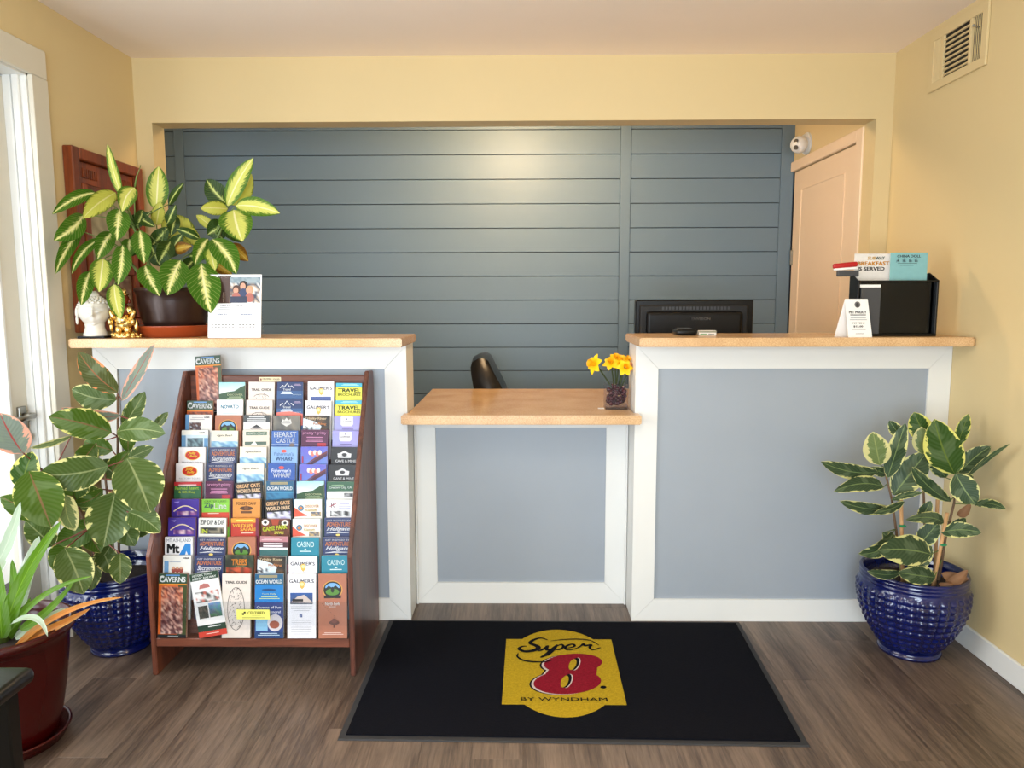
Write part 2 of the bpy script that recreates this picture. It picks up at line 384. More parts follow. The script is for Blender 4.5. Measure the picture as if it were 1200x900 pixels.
class Print:
    """flat art: x right, y down, metres, on a plane given at build time"""
    def __init__(s): s.V = []; s.F = []; s.C = []; s.z = 0
    def poly(s, pts, col, layer=True):
        if layer: s.z += 1
        b = len(s.V); s.V += [(x, y, s.z) for x, y in pts]
        s.F.append(tuple(range(b, b+len(pts)))); s.C.append([lin(col)]*len(pts)); return s
    def rect(s, x0, y0, x1, y1, col): return s.poly([(x0, y0), (x1, y0), (x1, y1), (x0, y1)], col)
    def oval(s, cx, cy, rx, ry, col, n=24, rot=0, a0=0, a1=360):
        P = []
        full = (a1-a0) >= 360
        for i in range(n if full else n+1):
            a = R(a0+(a1-a0)*i/n); x, y = rx*math.cos(a), ry*math.sin(a)
            P.append((cx+x*math.cos(rot)-y*math.sin(rot), cy+x*math.sin(rot)+y*math.cos(rot)))
        return s.poly(P, col)
    def text(s, t, x, y, h, col, w=None, bold=.02, shear=0, rot=0, align='c'):
        V, F, x0, x1, y0, y1 = glyphs(t, bold, shear)
        if not V: return s
        k = h/max(y1-y0, .3); kx = k if w is None else w/(x1-x0)
        ww = (x1-x0)*kx; ox = x-ww/2 if align == 'c' else x
        s.z += 1; b = len(s.V)
        for vx, vy in V:
            px, py = ox+(vx-x0)*kx, y-(vy-y0)*k
            dx, dy = px-x, py-y
            s.V.append((x+dx*math.cos(rot)+dy*math.sin(rot), y-dx*math.sin(rot)+dy*math.cos(rot), s.z))
        for f in F: s.F.append(tuple(b+i for i in f)); s.C.append([lin(col)]*len(f))
        return s
    def photo(s, x0, y0, x1, y1, nx, ny, fn, seed=0):
        s.z += 1; rn = random.Random(seed); b = len(s.V); G = {}
        for j in range(ny+1):
            for i in range(nx+1):
                s.V.append((x0+(x1-x0)*i/nx, y0+(y1-y0)*j/ny, s.z)); G[i, j] = lin(fn(i/nx, j/ny, rn))
        for j in range(ny):
            for i in range(nx):
                s.F.append(tuple(b+jj*(nx+1)+ii for ii, jj in ((i, j), (i+1, j), (i+1, j+1), (i, j+1))))
                s.C.append([G[i, j], G[i+1, j], G[i+1, j+1], G[i, j+1]])
        return s
    def lines(s, x0, x1, y, dy, n, col, th=.0008, seed=1):
        rn = random.Random(seed)
        for k in range(n):
            L = (x1-x0)*rn.uniform(.72, 1); m = (x0+x1)/2
            s.poly([(m-L/2, y+k*dy), (m+L/2, y+k*dy), (m+L/2, y+k*dy+th), (m-L/2, y+k*dy+th)], col, k == 0)
        return s
    def stroke(s, pts, ws, col):
        P = [Vector(p) for p in pts]; n = len(P); s.z += 1
        L = []; Q = []
        for i in range(n):
            t = (P[min(i+1, n-1)]-P[max(i-1, 0)]).normalized(); m = Vector((-t.y, t.x))
            L.append(P[i]+m*ws[i]/2); Q.append(P[i]-m*ws[i]/2)
        b = len(s.V)
        for i in range(n): s.V += [(L[i].x, L[i].y, s.z), (Q[i].x, Q[i].y, s.z)]
        for i in range(n-1):
            s.F.append((b+2*i, b+2*i+1, b+2*i+3, b+2*i+2)); s.C.append([lin(col)]*4)
        return s
    def build(s, name, o, ex, ey, parent, m=None, eps=.00014, nrm=None):
        o, ex, ey = Vector(o), Vector(ex), Vector(ey); nn = Vector(nrm) if nrm is not None else ey.cross(ex).normalized()
        me = bpy.data.meshes.new(name)
        inv = ORIG[parent.name].inverted()
        me.from_pydata([inv @ (o+ex*x+ey*y+nn*(eps*z)) for x, y, z in s.V], [], s.F)
        a = me.color_attributes.new('print', 'FLOAT_COLOR', 'CORNER')
        k = 0
        for cs in s.C:
            for c in cs: a.data[k].color = (*c, 1); k += 1
        me.materials.append(m or PRINT)
        ob = bpy.data.objects.new(name, me); C.objects.link(ob); ob.parent = parent
        ORIG[ob.name] = ORIG[parent.name]
        return ob
def paint_attr(me, colfn):
    a = me.color_attributes.new('print', 'FLOAT_COLOR', 'CORNER')
    for p in me.polygons:
        c = lin(colfn(p))
        for li in p.loop_indices: a.data[li].color = (*c, 1)

# ------------------------------------------------------------------ the room
XL, XR, HC = -1.8033, 1.7055, 2.44
Y1, Y1b, YB, YF = 3.5416, 3.6568, 4.61, -1.5
DY0, DY1, DZ = .90, 2.787, 2.156        # entry doorway in the left wall
fl = struct('floor', bx(-2.45, 1.85, YF-.1, YB+.1, -.06, -.006), mat('subfloor', (46, 36, 30), .8))
pw, ln = .152, 1.22
plank_me = {}
nx = int((XR-XL)/pw)+2
for i in range(nx):
    x0 = XL-.02+i*pw; x1 = min(x0+pw, XR+.03)
    if x0 > XR: continue
    y = YF-((i*.457) % ln)
    while y < 3.2:
        a, b_ = max(y, YF), min(y+ln, 3.2)
        if b_-a > .02:
            o = obj('plank', bx(x0+.0002, x1-.0002, a+.0002, b_-.0002, -.006, 0, bev=.0004), FLOORW, fl)
        y += ln
struct('ceiling', bx(-2.45, 1.85, YF-.1, YB+.1, HC, HC+.08), CEIL)
bm = NB()
box(bm, XL-.14, XL, YF, DY0, 0, HC); box(bm, XL-.14, XL, DY0, DY1, DZ, HC); box(bm, XL-.14, XL, DY1, Y1b, 0, HC)
wl = struct('wall_left', bm, WALL)
struct('wall_right', bx(XR, XR+.12, YF, Y1b, 0, HC), WALL)
bm = NB()
box(bm, XL, -1.7248, Y1, Y1b, 0, HC); box(bm, 1.6294, XR, Y1, Y1b, 0, HC); box(bm, -1.7248, 1.6294, Y1, Y1b, 2.150, HC)
struct('wall_header', bm, WALL)
bm = NB()
box(bm, -2.45, -1.35, YF-.12, YF, 0, HC); box(bm, 1.55, 1.85, YF-.12, YF, 0, HC)
box(bm, -1.35, 1.55, YF-.12, YF, 0, .3); box(bm, -1.35, 1.55, YF-.12, YF, 2.05, HC)
struct('wall_front', bm, WALL)
bm = NB()
for x in (-1.35, .07, 1.50): box(bm, x, x+.05, YF-.1, YF-.02, .3, 2.05, bev=.004)
for z in (.3, 2.0): box(bm, -1.35, 1.55, YF-.1, YF-.02, z, z+.05, bev=.004)
wn = struct('window_1', bm, WHITE)
obj('pane', bx(-1.3, .07, YF-.06, YF-.055, .35, 2.0), GLASS, wn); obj('pane', bx(.12, 1.5, YF-.06, YF-.055, .35, 2.0), GLASS, wn)
# office behind the header
struct('wall_office_left', bx(-2.45, -2.30, Y1b, YB, 0, HC), WALL)
DN0, DN1, DNZ = 3.725, 4.640, 2.085
bm = NB()
box(bm, 1.64, 1.75, Y1b, DN0, 0, HC); box(bm, 1.64, 1.75, DN0, YB, DNZ, HC)
struct('wall_office_right', bm, WALL)
struct('trim_1', bx(1.69, 1.76, DN0-.02, YB, 0, DNZ+.02), DARKGAP)
wb = struct('wall_back', bx(-2.45, 1.75, YB+.012, YB+.12, 0, HC), DARKGAP)
pz = [2.1984-.1461*i for i in range(-1, 16)]
segs = [(-2.30, -2.117), (-2.060, .595), (.659, 1.562)]
for (a, b_) in segs:
    zt = 2.44
    for z in pz+[0]:
        if z < 0: break
        if zt-z > .01: obj('plank', bx(a, b_, YB, YB+.014, z+.002, zt-.002, bev=.0015), SHIP, wb)
        zt = z
for a, b_ in ((-2.117, -2.060), (.595, .659), (1.562, 1.64)):
    obj('batten', bx(a+.001, b_-.001, YB-.006, YB+.014, 0, 2.44, bev=.0015), SHIP, wb)
# office door, closed, in the right wall
d2 = struct('door_2', bx(1.645, 1.685, DN0+.004, YB-.014, .01, DNZ-.004), DOORW)
for z0, z1 in ((1.02, 1.965), (.14, .90)):
    bm = NB()
    ya, yb = 3.885, 4.475
    prism(bm, [(ya, z0), (yb, z0), (yb, z1), (ya, z1)], 'X', 1.6405, 1.6455)
    for f in list(bm.faces):
        if all(abs(v.co.x-1.6405) < 1e-5 for v in f.verts):
            r_ = bmesh.ops.inset_individual(bm, faces=[f], thickness=.022, depth=-.012)
            bmesh.ops.inset_individual(bm, faces=[f], thickness=.02, depth=.004)
    bmesh.ops.recalc_face_normals(bm, faces=bm.faces[:])
    obj('door_panel', bm, DOORW, d2)
obj('hinge', bx(1.632, 1.646, YB-.034, YB-.012, 1.53, 1.62, bev=.003), METAL, d2)
obj('hinge', bx(1.632, 1.646, YB-.034, YB-.012, .25, .34, bev=.003), METAL, d2)
bm = NB(); cylx(bm, (1.615, 3.79, .96), .026, .012, 'X'); ell(bm, (1.59, 3.79, .96), (.028, .028, .028)); obj('door_knob', bm, METAL, d2, smooth=True)
bm = NB()
box(bm, 1.622, 1.645, Y1b, DN0+.004, 0, 2.143, bev=.004); box(bm, 1.622, 1.645, DN0, YB-.001, DNZ, 2.143, bev=.004)
struct('trim_2', bm, DOORW)

# baseboards
def bboard(name, pts):
    a, b_ = pts
    (x0, y0), (x1, y1) = a, b_
    return struct(name, bx(min(x0, x1), max(x0, x1), min(y0, y1), max(y0, y1), 0, .088, bev=.003), WHITE)
bboard('baseboard_right', ((XR-.013, YF), (XR, 2.9485)))
bboard('baseboard_left', ((XL, DY1+.09), (XL+.013, 3.54)))
# entry door on the left
bm = NB()
box(bm, XL, XL+.018, DY1-.006, DY1+.086, 0, DZ-.0065, bev=.002)
box(bm, XL, XL+.018, DY0-.086, DY1+.086, DZ-.006, DZ+.100, bev=.004)
box(bm, XL, XL+.018, DY0-.086, DY0+.006, 0, DZ-.0065, bev=.002)
struct('trim_3', bm, TRIMD)
bm = NB()
box(bm, XL-.14, XL, DY1-.012, DY1, 0, DZ); box(bm, XL-.14, XL, DY0, DY0+.012, 0, DZ); box(bm, XL-.14, XL, DY0, DY1, DZ-.012, DZ)
box(bm, XL-.048, XL-.022, DY1-.026, DY1-.010, 0, DZ-.01, bev=.003)
box(bm, XL-.085, XL-.055, DY1-.020, DY1-.010, 0, DZ-.01, bev=.002)
struct('trim_4', bm, WHITE)
def entry_leaf(n, ya, yb, handle):
    bm = NB(); X0, X1 = -1.925, -1.888
    st = .095
    box(bm, X0, X1, ya, ya+st, .02, DZ-.016, bev=.003); box(bm, X0, X1, yb-st, yb, .02, DZ-.016, bev=.003)
    box(bm, X0, X1, ya+st, yb-st, .02, .225, bev=.003); box(bm, X0, X1, ya+st, yb-st, 2.03, DZ-.016, bev=.003)
    d = struct('door_%d' % n, bm, TRIMD)
    bm = NB(); t = .014
    for y in (ya+st, yb-st-t): box(bm, X1-.006, X1+.006, y, y+t, .225, 2.03, bev=.002)
    for z in (.225, 2.03-t): box(bm, X1-.006, X1+.006, ya+st, yb-st, z, z+t, bev=.002)
    obj('glazing_bead', bm, WHITE, d)
    obj('pane', bx(-1.910, -1.905, ya+st, yb-st, .225, 2.03), GLASS, d)
    if handle:
        hp = obj('handle_plate', bx(X1, X1+.014, yb-.07, yb-.028, .78, .935, bev=.004, seg=2), METAL, d)
        bm = NB(); cylx(bm, (X1+.03, yb-.049, .90), .011, .05, 'X')
        tube(bm, [(X1+.052, yb-.049, .90), (X1+.056, yb-.09, .898), (X1+.052, yb-.16, .896)], .010, 10)
        obj('lever', bm, METAL, hp, smooth=True)
        bm = NB(); cylx(bm, (X1+.02, yb-.049, .815), .014, .02, 'X'); obj('lock_cylinder', bm, METAL, hp)
    return d
entry_leaf(1, 1.848, DY1-.014, True)
entry_leaf(3, DY0+.014, 1.844, False)
struct('ground', bx(-14, XL-.15, -12, 12, -.25, -.05), CONC)
# lamps of the room
def ceiling_lamp(name, label, x, y, r):
    t = thing(name, label, 'lamp', (x, y, HC))
    bm = NB(); lathe(bm, [(r, HC), (r, HC-.02), (r*.9, HC-.03)], x, y, 32); obj('base', bm, METAL, t)
    bm = NB(); lathe(bm, [(r*.5, HC-.025), (r*.5, HC-.035), (.02, HC-.04)], x, y, 24); obj('lamp_cap', bm, WHITE, t, smooth=True)
ceiling_lamp('ceiling_lamp', 'round ceiling lamp in the lobby above the mat, out of frame', .1, 1.35, .14)
ceiling_lamp('ceiling_lamp', 'round ceiling lamp above the office side of the desk', -.05, 3.92, .06)

# ------------------------------------------------------------------ reception counter
YC, YR = 2.9485, 3.1228
def framed(unit, x0, x1, yf, z0, z1, l, r, b, t, depth, side=True):
    """white boards around a recessed grey panel"""
    th = .014
    bt, tp = z0+b, z1-t
    def board(pts, nm): 
        bm = NB(); prism(bm, pts, 'Y', yf, yf+th)
        obj(nm, bm, WHITE, unit)
    g = .0006
    board([(x0, z0), (x1, z0), (x1-r-g, bt), (x0+l+g, bt)], 'bottom_rail')
    board([(x0, z1), (x1, z1), (x1-r-g, tp), (x0+l+g, tp)], 'top_rail')
    board([(x0, z0+g), (x0+l, bt+g), (x0+l, tp-g), (x0, z1-g)], 'stile')
    board([(x1, z0+g), (x1-r, bt+g), (x1-r, tp-g), (x1, z1-g)], 'stile')
    obj('panel', bx(x0+l*.5, x1-r*.5, yf+.009, yf+.02, bt-.02, tp+.02), GREYP, unit)
    obj('body', bx(x0+.001, x1-.001, yf+th, yf+depth, z0, z1), WHITE, unit)
cl = thing('counter', 'tall left counter section, white frame and grey panel, behind the brochure rack', 'counter', (-1.097, YC, 0))
framed(cl, -1.7295, -.4646, YC, 0, 1.149, .0939, .0882, .0938, .096, .19)
cr = thing('counter', 'tall right counter section, white frame and wide grey panel, behind the blue-potted plant', 'counter', (1.08, YC, 0))
framed(cr, .4531, 1.7045, YC, 0, 1.149, .0905, .0878, .0938, .096, .19)
cc = thing('counter', 'low recessed middle counter section with grey panel behind the doormat', 'counter', (0, YR, 0))
framed(cc, -.4636, .4521, YR, 0, .836, .091, .092, .0947, .052, .05)
# corner strips of the recess
obj('corner_strip', bx(-.4636, -.455, YR-.012, YR, 0, .836, bev=.002), WHITE, cc)
obj('corner_strip', bx(.4435, .4521, YR-.012, YR, 0, .836, bev=.002), WHITE, cc)
def slab(label, x0, x1, y0, y1, z0, z1, poly=None, nm='countertop'):
    bm = NB()
    pts = poly or [(x0, y0), (x1, y0), (x1, y1), (x0, y1)]
    prism(bm, pts, 'Z', z0, z1)
    es = [e for e in bm.edges if abs(e.verts[0].co.z-e.verts[1].co.z) < 1e-6]
    bmesh.ops.bevel(bm, geom=es, offset=.004, segments=2, affect='EDGES')
    o = obj(nm, bm, LAMI, None, loc=((x0+x1)/2, (y0+y1)/2, z0)); tag(o, label, 'countertop'); return o
slab('beige laminate bar top on the left counter, under the leafy plant', -1.736, -.456, 2.794, 3.175, 1.1495, 1.184,
     poly=[(-1.736+.012, 2.794), (-.456, 2.794), (-.456, 3.175), (-1.736, 3.175), (-1.736, 2.806)])
slab('beige laminate bar top on the right counter, under the black file holder', .4425, 1.7045, 2.794, 3.175, 1.1495, 1.184,
     poly=[(.4425, 2.794), (1.7045-.012, 2.794), (1.7045, 2.806), (1.7045, 3.175), (.4425, 3.175)])
g_ = .0012
slab('low beige laminate desk top between the two tall counters', -.48, .47, 2.885, 3.76, .8365, .874,
     poly=[(-.48, 2.885), (.47, 2.885), (.47, YC-g_), (.4531-g_, YC-g_), (.4531-g_, 3.76), (-.4646+g_, 3.76), (-.4646+g_, YC-g_), (-.48, YC-g_)])
dk = thing('desk', 'office desk behind the right counter carrying the black monitor', 'desk', (1.04, 3.46, 0))
obj('desk_top', bx(.456, 1.62, 3.18, 3.76, .838, .874, bev=.003), LAMI, dk)
obj('side_panel', bx(.47, .49, 3.2, 3.74, 0, .838), WHITE, dk); obj('side_panel', bx(1.59, 1.61, 3.2, 3.74, 0, .838), WHITE, dk)

# ------------------------------------------------------------------ doormat
MZ = .009
mt = thing('doormat', 'large black floor mat with a yellow logo panel before the counter', 'mat', (.15, 2.52, 0))
quad = [(-.563, 2.10), (.86, 2.08), (.897, 2.936), (-.556, 2.944)]
def inner(q, d):
    cx = sum(p[0] for p in q)/4; cy = sum(p[1] for p in q)/4
    return [(p[0]-math.copysign(d, p[0]-cx), p[1]-math.copysign(d, p[1]-cy)) for p in q]
bm = NB()
lo = [bm.verts.new((*p, .0005)) for p in quad]; hi = [bm.verts.new((*p, .004)) for p in inner(quad, .004)]
bm.faces.new(lo[::-1]); bm.faces.new(hi)
for i in range(4): bm.faces.new((lo[i], lo[(i+1) % 4], hi[(i+1) % 4], hi[i]))
obj('rubber_border', bm, RUBBER, mt)
qi = inner(quad, .022)
bm = NB(); N = 40; grid = {}
for j in range(N+1):
    for i in range(N+1):
        s, t = i/N, j/N
        x = (qi[0][0]*(1-s)+qi[1][0]*s)*(1-t)+(qi[3][0]*(1-s)+qi[2][0]*s)*t
        y = (qi[0][1]*(1-s)+qi[1][1]*s)*(1-t)+(qi[3][1]*(1-s)+qi[2][1]*s)*t
        grid[i, j] = bm.verts.new((x, y, MZ))
for j in range(N):
    for i in range(N): bm.faces.new((grid[i, j], grid[i+1, j], grid[i+1, j+1], grid[i, j+1]))
bd = [grid[i, 0] for i in range(N+1)]+[grid[N, j] for j in range(1, N+1)]+[grid[i, N] for i in range(N-1, -1, -1)]+[grid[0, j] for j in range(N-1, 0, -1)]
low = [bm.verts.new((v.co.x, v.co.y, .003)) for v in bd]
for i in range(len(bd)): bm.faces.new((bd[i], low[i], low[(i+1) % len(bd)], bd[(i+1) % len(bd)]))
bmesh.ops.recalc_face_normals(bm, faces=bm.faces[:])
pl = obj('pile', bm, PILE, mt); paint_attr(pl.data, lambda p: (13, 14, 21))
# logo: local frame, x right 0..1 over the rectangle, y down 0..1
P = Print(); LW, LH = .409, .467
YG, RD, BK, WH = (172, 144, 32), (128, 22, 38), (17, 17, 20), (196, 180, 176)
def cr_(pts, k=6):
    out = []; n = len(pts)
    for i in range(n-1):
        p0, p1, p2, p3 = [Vector(pts[max(0, min(n-1, j))]) for j in (i-1, i, i+1, i+2)]
        for s in range(k):
            t = s/k
            out.append(.5*((2*p1)+(p2-p0)*t+(2*p0-5*p1+4*p2-p3)*t*t+(3*p1-p0-3*p2+p3)*t**3))
    out.append(Vector(pts[-1])); return out
def zl(px, py):   # 6x zoom picture of the logo -> metres in the panel's frame
    h = at(560+px/6, 720+py/6, 1.0); o_ = Vector((0, 0, CH)); d = h-o_; q = o_+d*((MZ-CH)/d.z)
    return (q.x, -q.y)
def circ(cx, cy, r, n=48): return [(cx+r*math.cos(2*PI*i/n), cy+r*math.sin(2*PI*i/n)) for i in range(n)]
a, b_, c_, d_ = zl(205, 170), zl(945, 178), zl(1048, 640), zl(170, 630)
ccx, ccy = .138, -(2.844+2.217)/2; crr = (2.844-2.217)/2
P.poly([(-.063, -2.760), (.347, -2.760), (.342, -2.291), (-.068, -2.291)], YG)
P.poly([(ccx+.204*math.cos(2*PI*i/64), ccy+crr*math.sin(2*PI*i/64)) for i in range(64)], YG)
# the eight: black and pale shadows, red body, holes
def eight(dx, dy, col):
    for cx, cy, rx, ry, rot in ((665, 345, 205, 68, -.05), (625, 478, 238, 84, -.05)):
        pts = []
        for i in range(36):
            t = 2*PI*i/36; x = rx*math.cos(t); y = ry*math.sin(t)
            pts.append(zl(cx+dx+x*math.cos(rot)-y*math.sin(rot), cy+dy+x*math.sin(rot)+y*math.cos(rot)))
        P.poly(pts, col)
    P.poly([zl(500+dx, 385+dy), zl(835+dx, 375+dy), zl(830+dx, 430+dy), zl(470+dx, 420+dy)], col)
eight(-26, 4, BK); eight(-12, 3, WH); eight(4, 0, RD)
for cx, cy, rx, ry in ((672, 352, 26, 40), (616, 472, 27, 44)):
    for dx, dy, col, k in ((18, -2, WH, 1.12), (10, -2, BK, 1.1), (-6, 2, YG, .95)):
        pts = []
        for i in range(24):
            t = 2*PI*i/24; x = rx*k*math.cos(t); y = ry*k*math.sin(t)
            pts.append(zl(cx+dx+x-y*.32, cy+dy+y))
        P.poly(pts, col)
P.poly([zl(882+22*math.cos(t*PI/8), 514+10*math.sin(t*PI/8)) for t in range(16)], BK)
def script(pts, w0, w1, k=6):
    q = cr_(pts, k); n = len(q); ws = [1.3*(w0+(w1-w0)*abs(math.sin(PI*i/(n-1)))) for i in range(n)]
    P.stroke([zl(p.x, p.y) for p in q], ws, BK)
S_ = .0032
script([(490, 182), (440, 168), (385, 185), (370, 205), (410, 222), (425, 238), (390, 256), (330, 262), (290, 245), (310, 228), (345, 226)], .004, .015)
script([(432, 222), (420, 250), (436, 256), (470, 240), (486, 222)], .005, .009)
script([(494, 220), (482, 250), (506, 250)], .005, .010)
script([(560, 215), (530, 245), (490, 280), (440, 306)], .005, .016)
script([(548, 228), (590, 214), (600, 232), (570, 250), (535, 248)], .004, .008)
script([(612, 240), (650, 236), (680, 226), (672, 213), (640, 217), (615, 234), (622, 250), (655, 252), (700, 238)], .0035, .008)
script([(700, 238), (722, 226), (744, 210), (754, 223), (796, 217), (786, 236), (806, 252), (862, 236)], .004, .009)
script([(510, 190), (600, 180), (700, 177), (790, 186), (852, 220)], .002, .006)
script([(284, 276), (278, 300), (320, 326), (390, 336), (470, 336), (520, 326)], .003, .008)
x = 0
# small lettering along the lower edge
pa, pb = zl(300, 612), zl(912, 612); hh = abs(zl(600, 588)[1]-zl(600, 612)[1])
P.text('BY WYNDHAM', (pa[0]+pb[0])/2, (pa[1]+pb[1])/2, hh, BK, w=pb[0]-pa[0], bold=.005)
P.build('logo', (0, 0, MZ), (1, 0, 0), (0, -1, 0), mt, PILE, eps=.00008, nrm=(0, 0, 1))

# ------------------------------------------------------------------ brochure rack
rk = thing('brochure_rack', 'walnut brochure rack with twelve tiers standing against the left counter', 'rack', (-.955, 2.7, 0))
side = [(2.490, 0), (2.522, 0), (2.535, .10), (2.90, .10), (2.90, 0), (2.925, 0), (2.925, 1.05), (2.842, 1.056), (2.484, .44)]
side = [(2.484, 0), (2.925, 0), (2.925, 1.05), (2.842, 1.056), (2.484, .44)]
for x0 in (-1.319, -.611):
    bm = NB(); prism(bm, side, 'X', x0, x0+.018)
    bmesh.ops.bevel(bm, geom=bm.edges[:], offset=.003, segments=2, affect='EDGES')
    obj('side_panel', bm, RACKW, rk)
obj('bottom_shelf', bx(-1.301, -.611, 2.486, 2.92, .106, .138, bev=.003), RACKX, rk)
trl_ = obj('top_rail', bx(-1.301, -.611, 2.862, 2.882, .93, 1.037, bev=.003), RACKX, rk)
obj('back_board', bx(-1.301, -.611, 2.915, 2.925, .138, 1.03), RACKX, rk)
TH = R(8); NT = 12
def tier(k): return (2.84-.32*k/11, [1.012, .946, .892, .838, .779, .722, .662, .602, .540, .479, .420, .366][k])
bm = NB()
prism(bm, [(2.530, .138), (2.540, .138), (2.868, .80), (2.858, .80)], 'X', -1.300, -.612)
obj('sloping_board', bm, RACKX, rk)
BH, BW = .226, .101
for k in range(11):
    y, z = tier(k)
    yb, zb = y-BH*math.sin(TH), z-BH*math.cos(TH)
    obj('ledge', bx(-1.300, -.612, yb-.003, yb+.019, zb-.004, zb-.0006), RACKX, rk)
lip = obj('acrylic_lip', bx(-1.300, -.612, 2.4865, 2.4885, .138, .275), ACRYL, rk)
P = Print(); P.rect(0, 0, .118, .036, (238, 232, 118)).text('CERTIFIED', .070, .017, .010, BK, w=.06).lines(.048, .092, .021, .003, 1, (90, 90, 60)).rect(.026, .008, .033, .014, BK).rect(.020, .013, .027, .020, BK).lines(.008, .112, .029, .003, 1, (60, 60, 40), .0016)
P.build('sticker', (-1.009, 2.4862, .246), (1, 0, 0), (0, 0, -1), lip)
P = Print(); P.rect(0, 0, .085, .018, (232, 214, 176)).rect(.004, .005, .009, .013, (120, 20, 10)).text('CERTIFIED', .03, .010, .006, (70, 30, 20), w=.036).text('FOLDER', .067, .011, .006, (120, 100, 60), w=.026)
P.build('sticker', (-1.028, 2.8618, 1.030), (1, 0, 0), (0, 0, -1), trl_)

W = BW
def pal(*cs): return lambda u, v, rn: rn.choice(cs)
def mixp(a, b, t): return tuple(x*(1-t)+y*t for x, y in zip(a, b))
def grad(a, b, j=8): return lambda u, v, rn: tuple(max(0, min(255, c+rn.uniform(-j, j))) for c in mixp(a, b, v))
def d_caverns(P, full):
    P.rect(0, 0, W, BH, (196, 92, 34)); P.rect(0, 0, W, .036, (34, 66, 44))
    P.rect(.025, .004, .075, .008, (90, 140, 200))
    P.text('CAVERNS', .05, .030, .019, (238, 240, 240), w=.092, bold=.04)
    P.text('C', .011, .031, .024, (238, 240, 240), w=.017, bold=.04)
    P.rect(.0, .036, W, .040, (222, 140, 40))
    if full:
        P.rect(.07, .04, W, BH, (60, 70, 36))
        P.photo(.010, .046, W-.014, BH-.014, 12, 22, lambda u, v, rn: mixp(rn.choice([(150, 60, 34), (200, 120, 84), (96, 40, 30), (216, 160, 130)]), rn.choice([(70, 44, 56), (222, 196, 186), (90, 60, 70)]), v*.8 if abs(u-.5) > .2 else .35+.4*v), 4)
        P.rect(0, BH-.012, W, BH, (20, 26, 30)); P.lines(.03, .08, BH-.007, .003, 1, (220, 220, 220), .0012)
    else:
        P.photo(.006, .044, W-.006, .09, 10, 5, pal((120, 48, 20), (170, 84, 40), (90, 40, 24)), 5)
def d_hills(P, full):
    P.rect(0, 0, W, BH, (40, 72, 44)); P.photo(0, 0, W, .045, 6, 5, grad((150, 200, 210), (232, 240, 232)), 3)
    P.poly([(0, .046), (.03, .038), (.06, .034), (.085, .018), (W, .012), (W, .10), (0, .10)], (38, 74, 42))
    P.text('DISCOVER', .062, .052, .007, (220, 224, 180), w=.06); P.lines(.03, .095, .056, .006, 2, (190, 205, 160), .002)
def d_trail(P, full):
    P.rect(0, 0, W, BH, (222, 210, 200)); P.text('TRAIL GUIDE', .05, .035, .0095, (30, 24, 24), w=.078, bold=.04)
    rn = random.Random(3); P.z += 1
    y1 = .195 if full else .085
    for i in range(130 if full else 26):
        t = rn.uniform(0, 1); y = .048+(y1-.048)*t
        half = .027*min(1, math.sqrt(max(.05, 1-abs(t*2-1)**3))); x = .05+rn.choice([-1, 1])*rn.uniform(.002, half)
        a_ = rn.choice([0, PI/2, .6, -.7]); L = rn.uniform(.003, .007)
        dx, dy = L*math.cos(a_), L*math.sin(a_)
        P.poly([(x, y), (x+dx, y+dy), (x+dx+.0012, y+dy+.001), (x+.0012, y+.001)], (60, 52, 50), False)
    o = [(.05+.030*math.cos(2*PI*i/30), .048+.075*(1-math.sin(2*PI*i/30))) for i in range(31)] if full else [(.05+.028*math.cos(PI*i/14), .05-.010*math.sin(PI*i/14)+.008) for i in range(15)]
    P.stroke(o, [.0018]*len(o), (60, 52, 50))
def d_coast(P, full):
    P.rect(0, 0, W, BH, (30, 52, 100)); P.rect(0, .035, W, BH, (46, 84, 134))
    P.stroke([(.012, .024), (.022, .014), (.029, .020), (.039, .006), (.049, .020), (.056, .015), (.066, .024)], [.0025]*7, (232, 236, 240))
    P.text('Travel', .038, .034, .009, (232, 236, 240), w=.03, bold=.03); P.lines(.014, .062, .038, .006, 2, (220, 228, 236), .003)
    P.lines(.065, .095, .008, .004, 2, (170, 150, 180), .002); P.text('experience', .078, .052, .005, (210, 226, 240), w=.034)
def d_coral(P, full):
    d_coast(P, full); P.poly([(0, .050), (.05, .046), (W, .056), (W, .1), (0, .1)], (226, 116, 104))
def d_gaum(P, full):
    P.rect(0, 0, W, BH, (236, 234, 238)); P.text("GAUMER'S", .05, .032, .013, (60, 60, 74), w=.088, bold=.03)
    P.oval(.052, .036, .010, .010, (222, 178, 84)); P.oval(.052, .036, .006, .006, (246, 226, 160)); P.poly([(.042, .044), (.062, .044), (.052, .054)], (222, 178, 84))
    P.lines(.010, .034, .038, .004, 1, (130, 130, 140), .0012); P.lines(.068, .092, .038, .004, 1, (130, 130, 140), .0012)
    if full:
        P.photo(.010, .066, .090, .106, 8, 6, grad((44, 84, 156), (70, 80, 96)), 2)
        P.poly([(.012, .100), (.035, .080), (.06, .073), (.088, .098), (.088, .102)], (200, 184, 176)); P.rect(.018, .088, .056, .097, (30, 28, 32))
        P.lines(.012, .088, .114, .007, 3, (150, 150, 158), .0014, 2); P.rect(.043, .142, .053, .152, (40, 80, 150)); P.text('f', .049, .151, .007, (250, 250, 250))
        P.lines(.012, .088, .162, .008, 7, (156, 156, 166), .0012, 5)
    else: P.rect(.012, .058, .09, .1, (70, 90, 150))
def d_travel(P, full):
    P.rect(0, 0, W, BH, (232, 226, 70)); P.rect(0, 0, W, .014, (64, 170, 196)); P.rect(0, .014, W, .017, (40, 90, 110))
    P.lines(.02, .09, .004, .004, 2, (180, 230, 240), .0018); P.text('TRAVEL', .052, .036, .015, (76, 84, 34), w=.088, bold=.05); P.text('BROCHURES', .052, .050, .010, (110, 112, 30), w=.088, bold=.03)
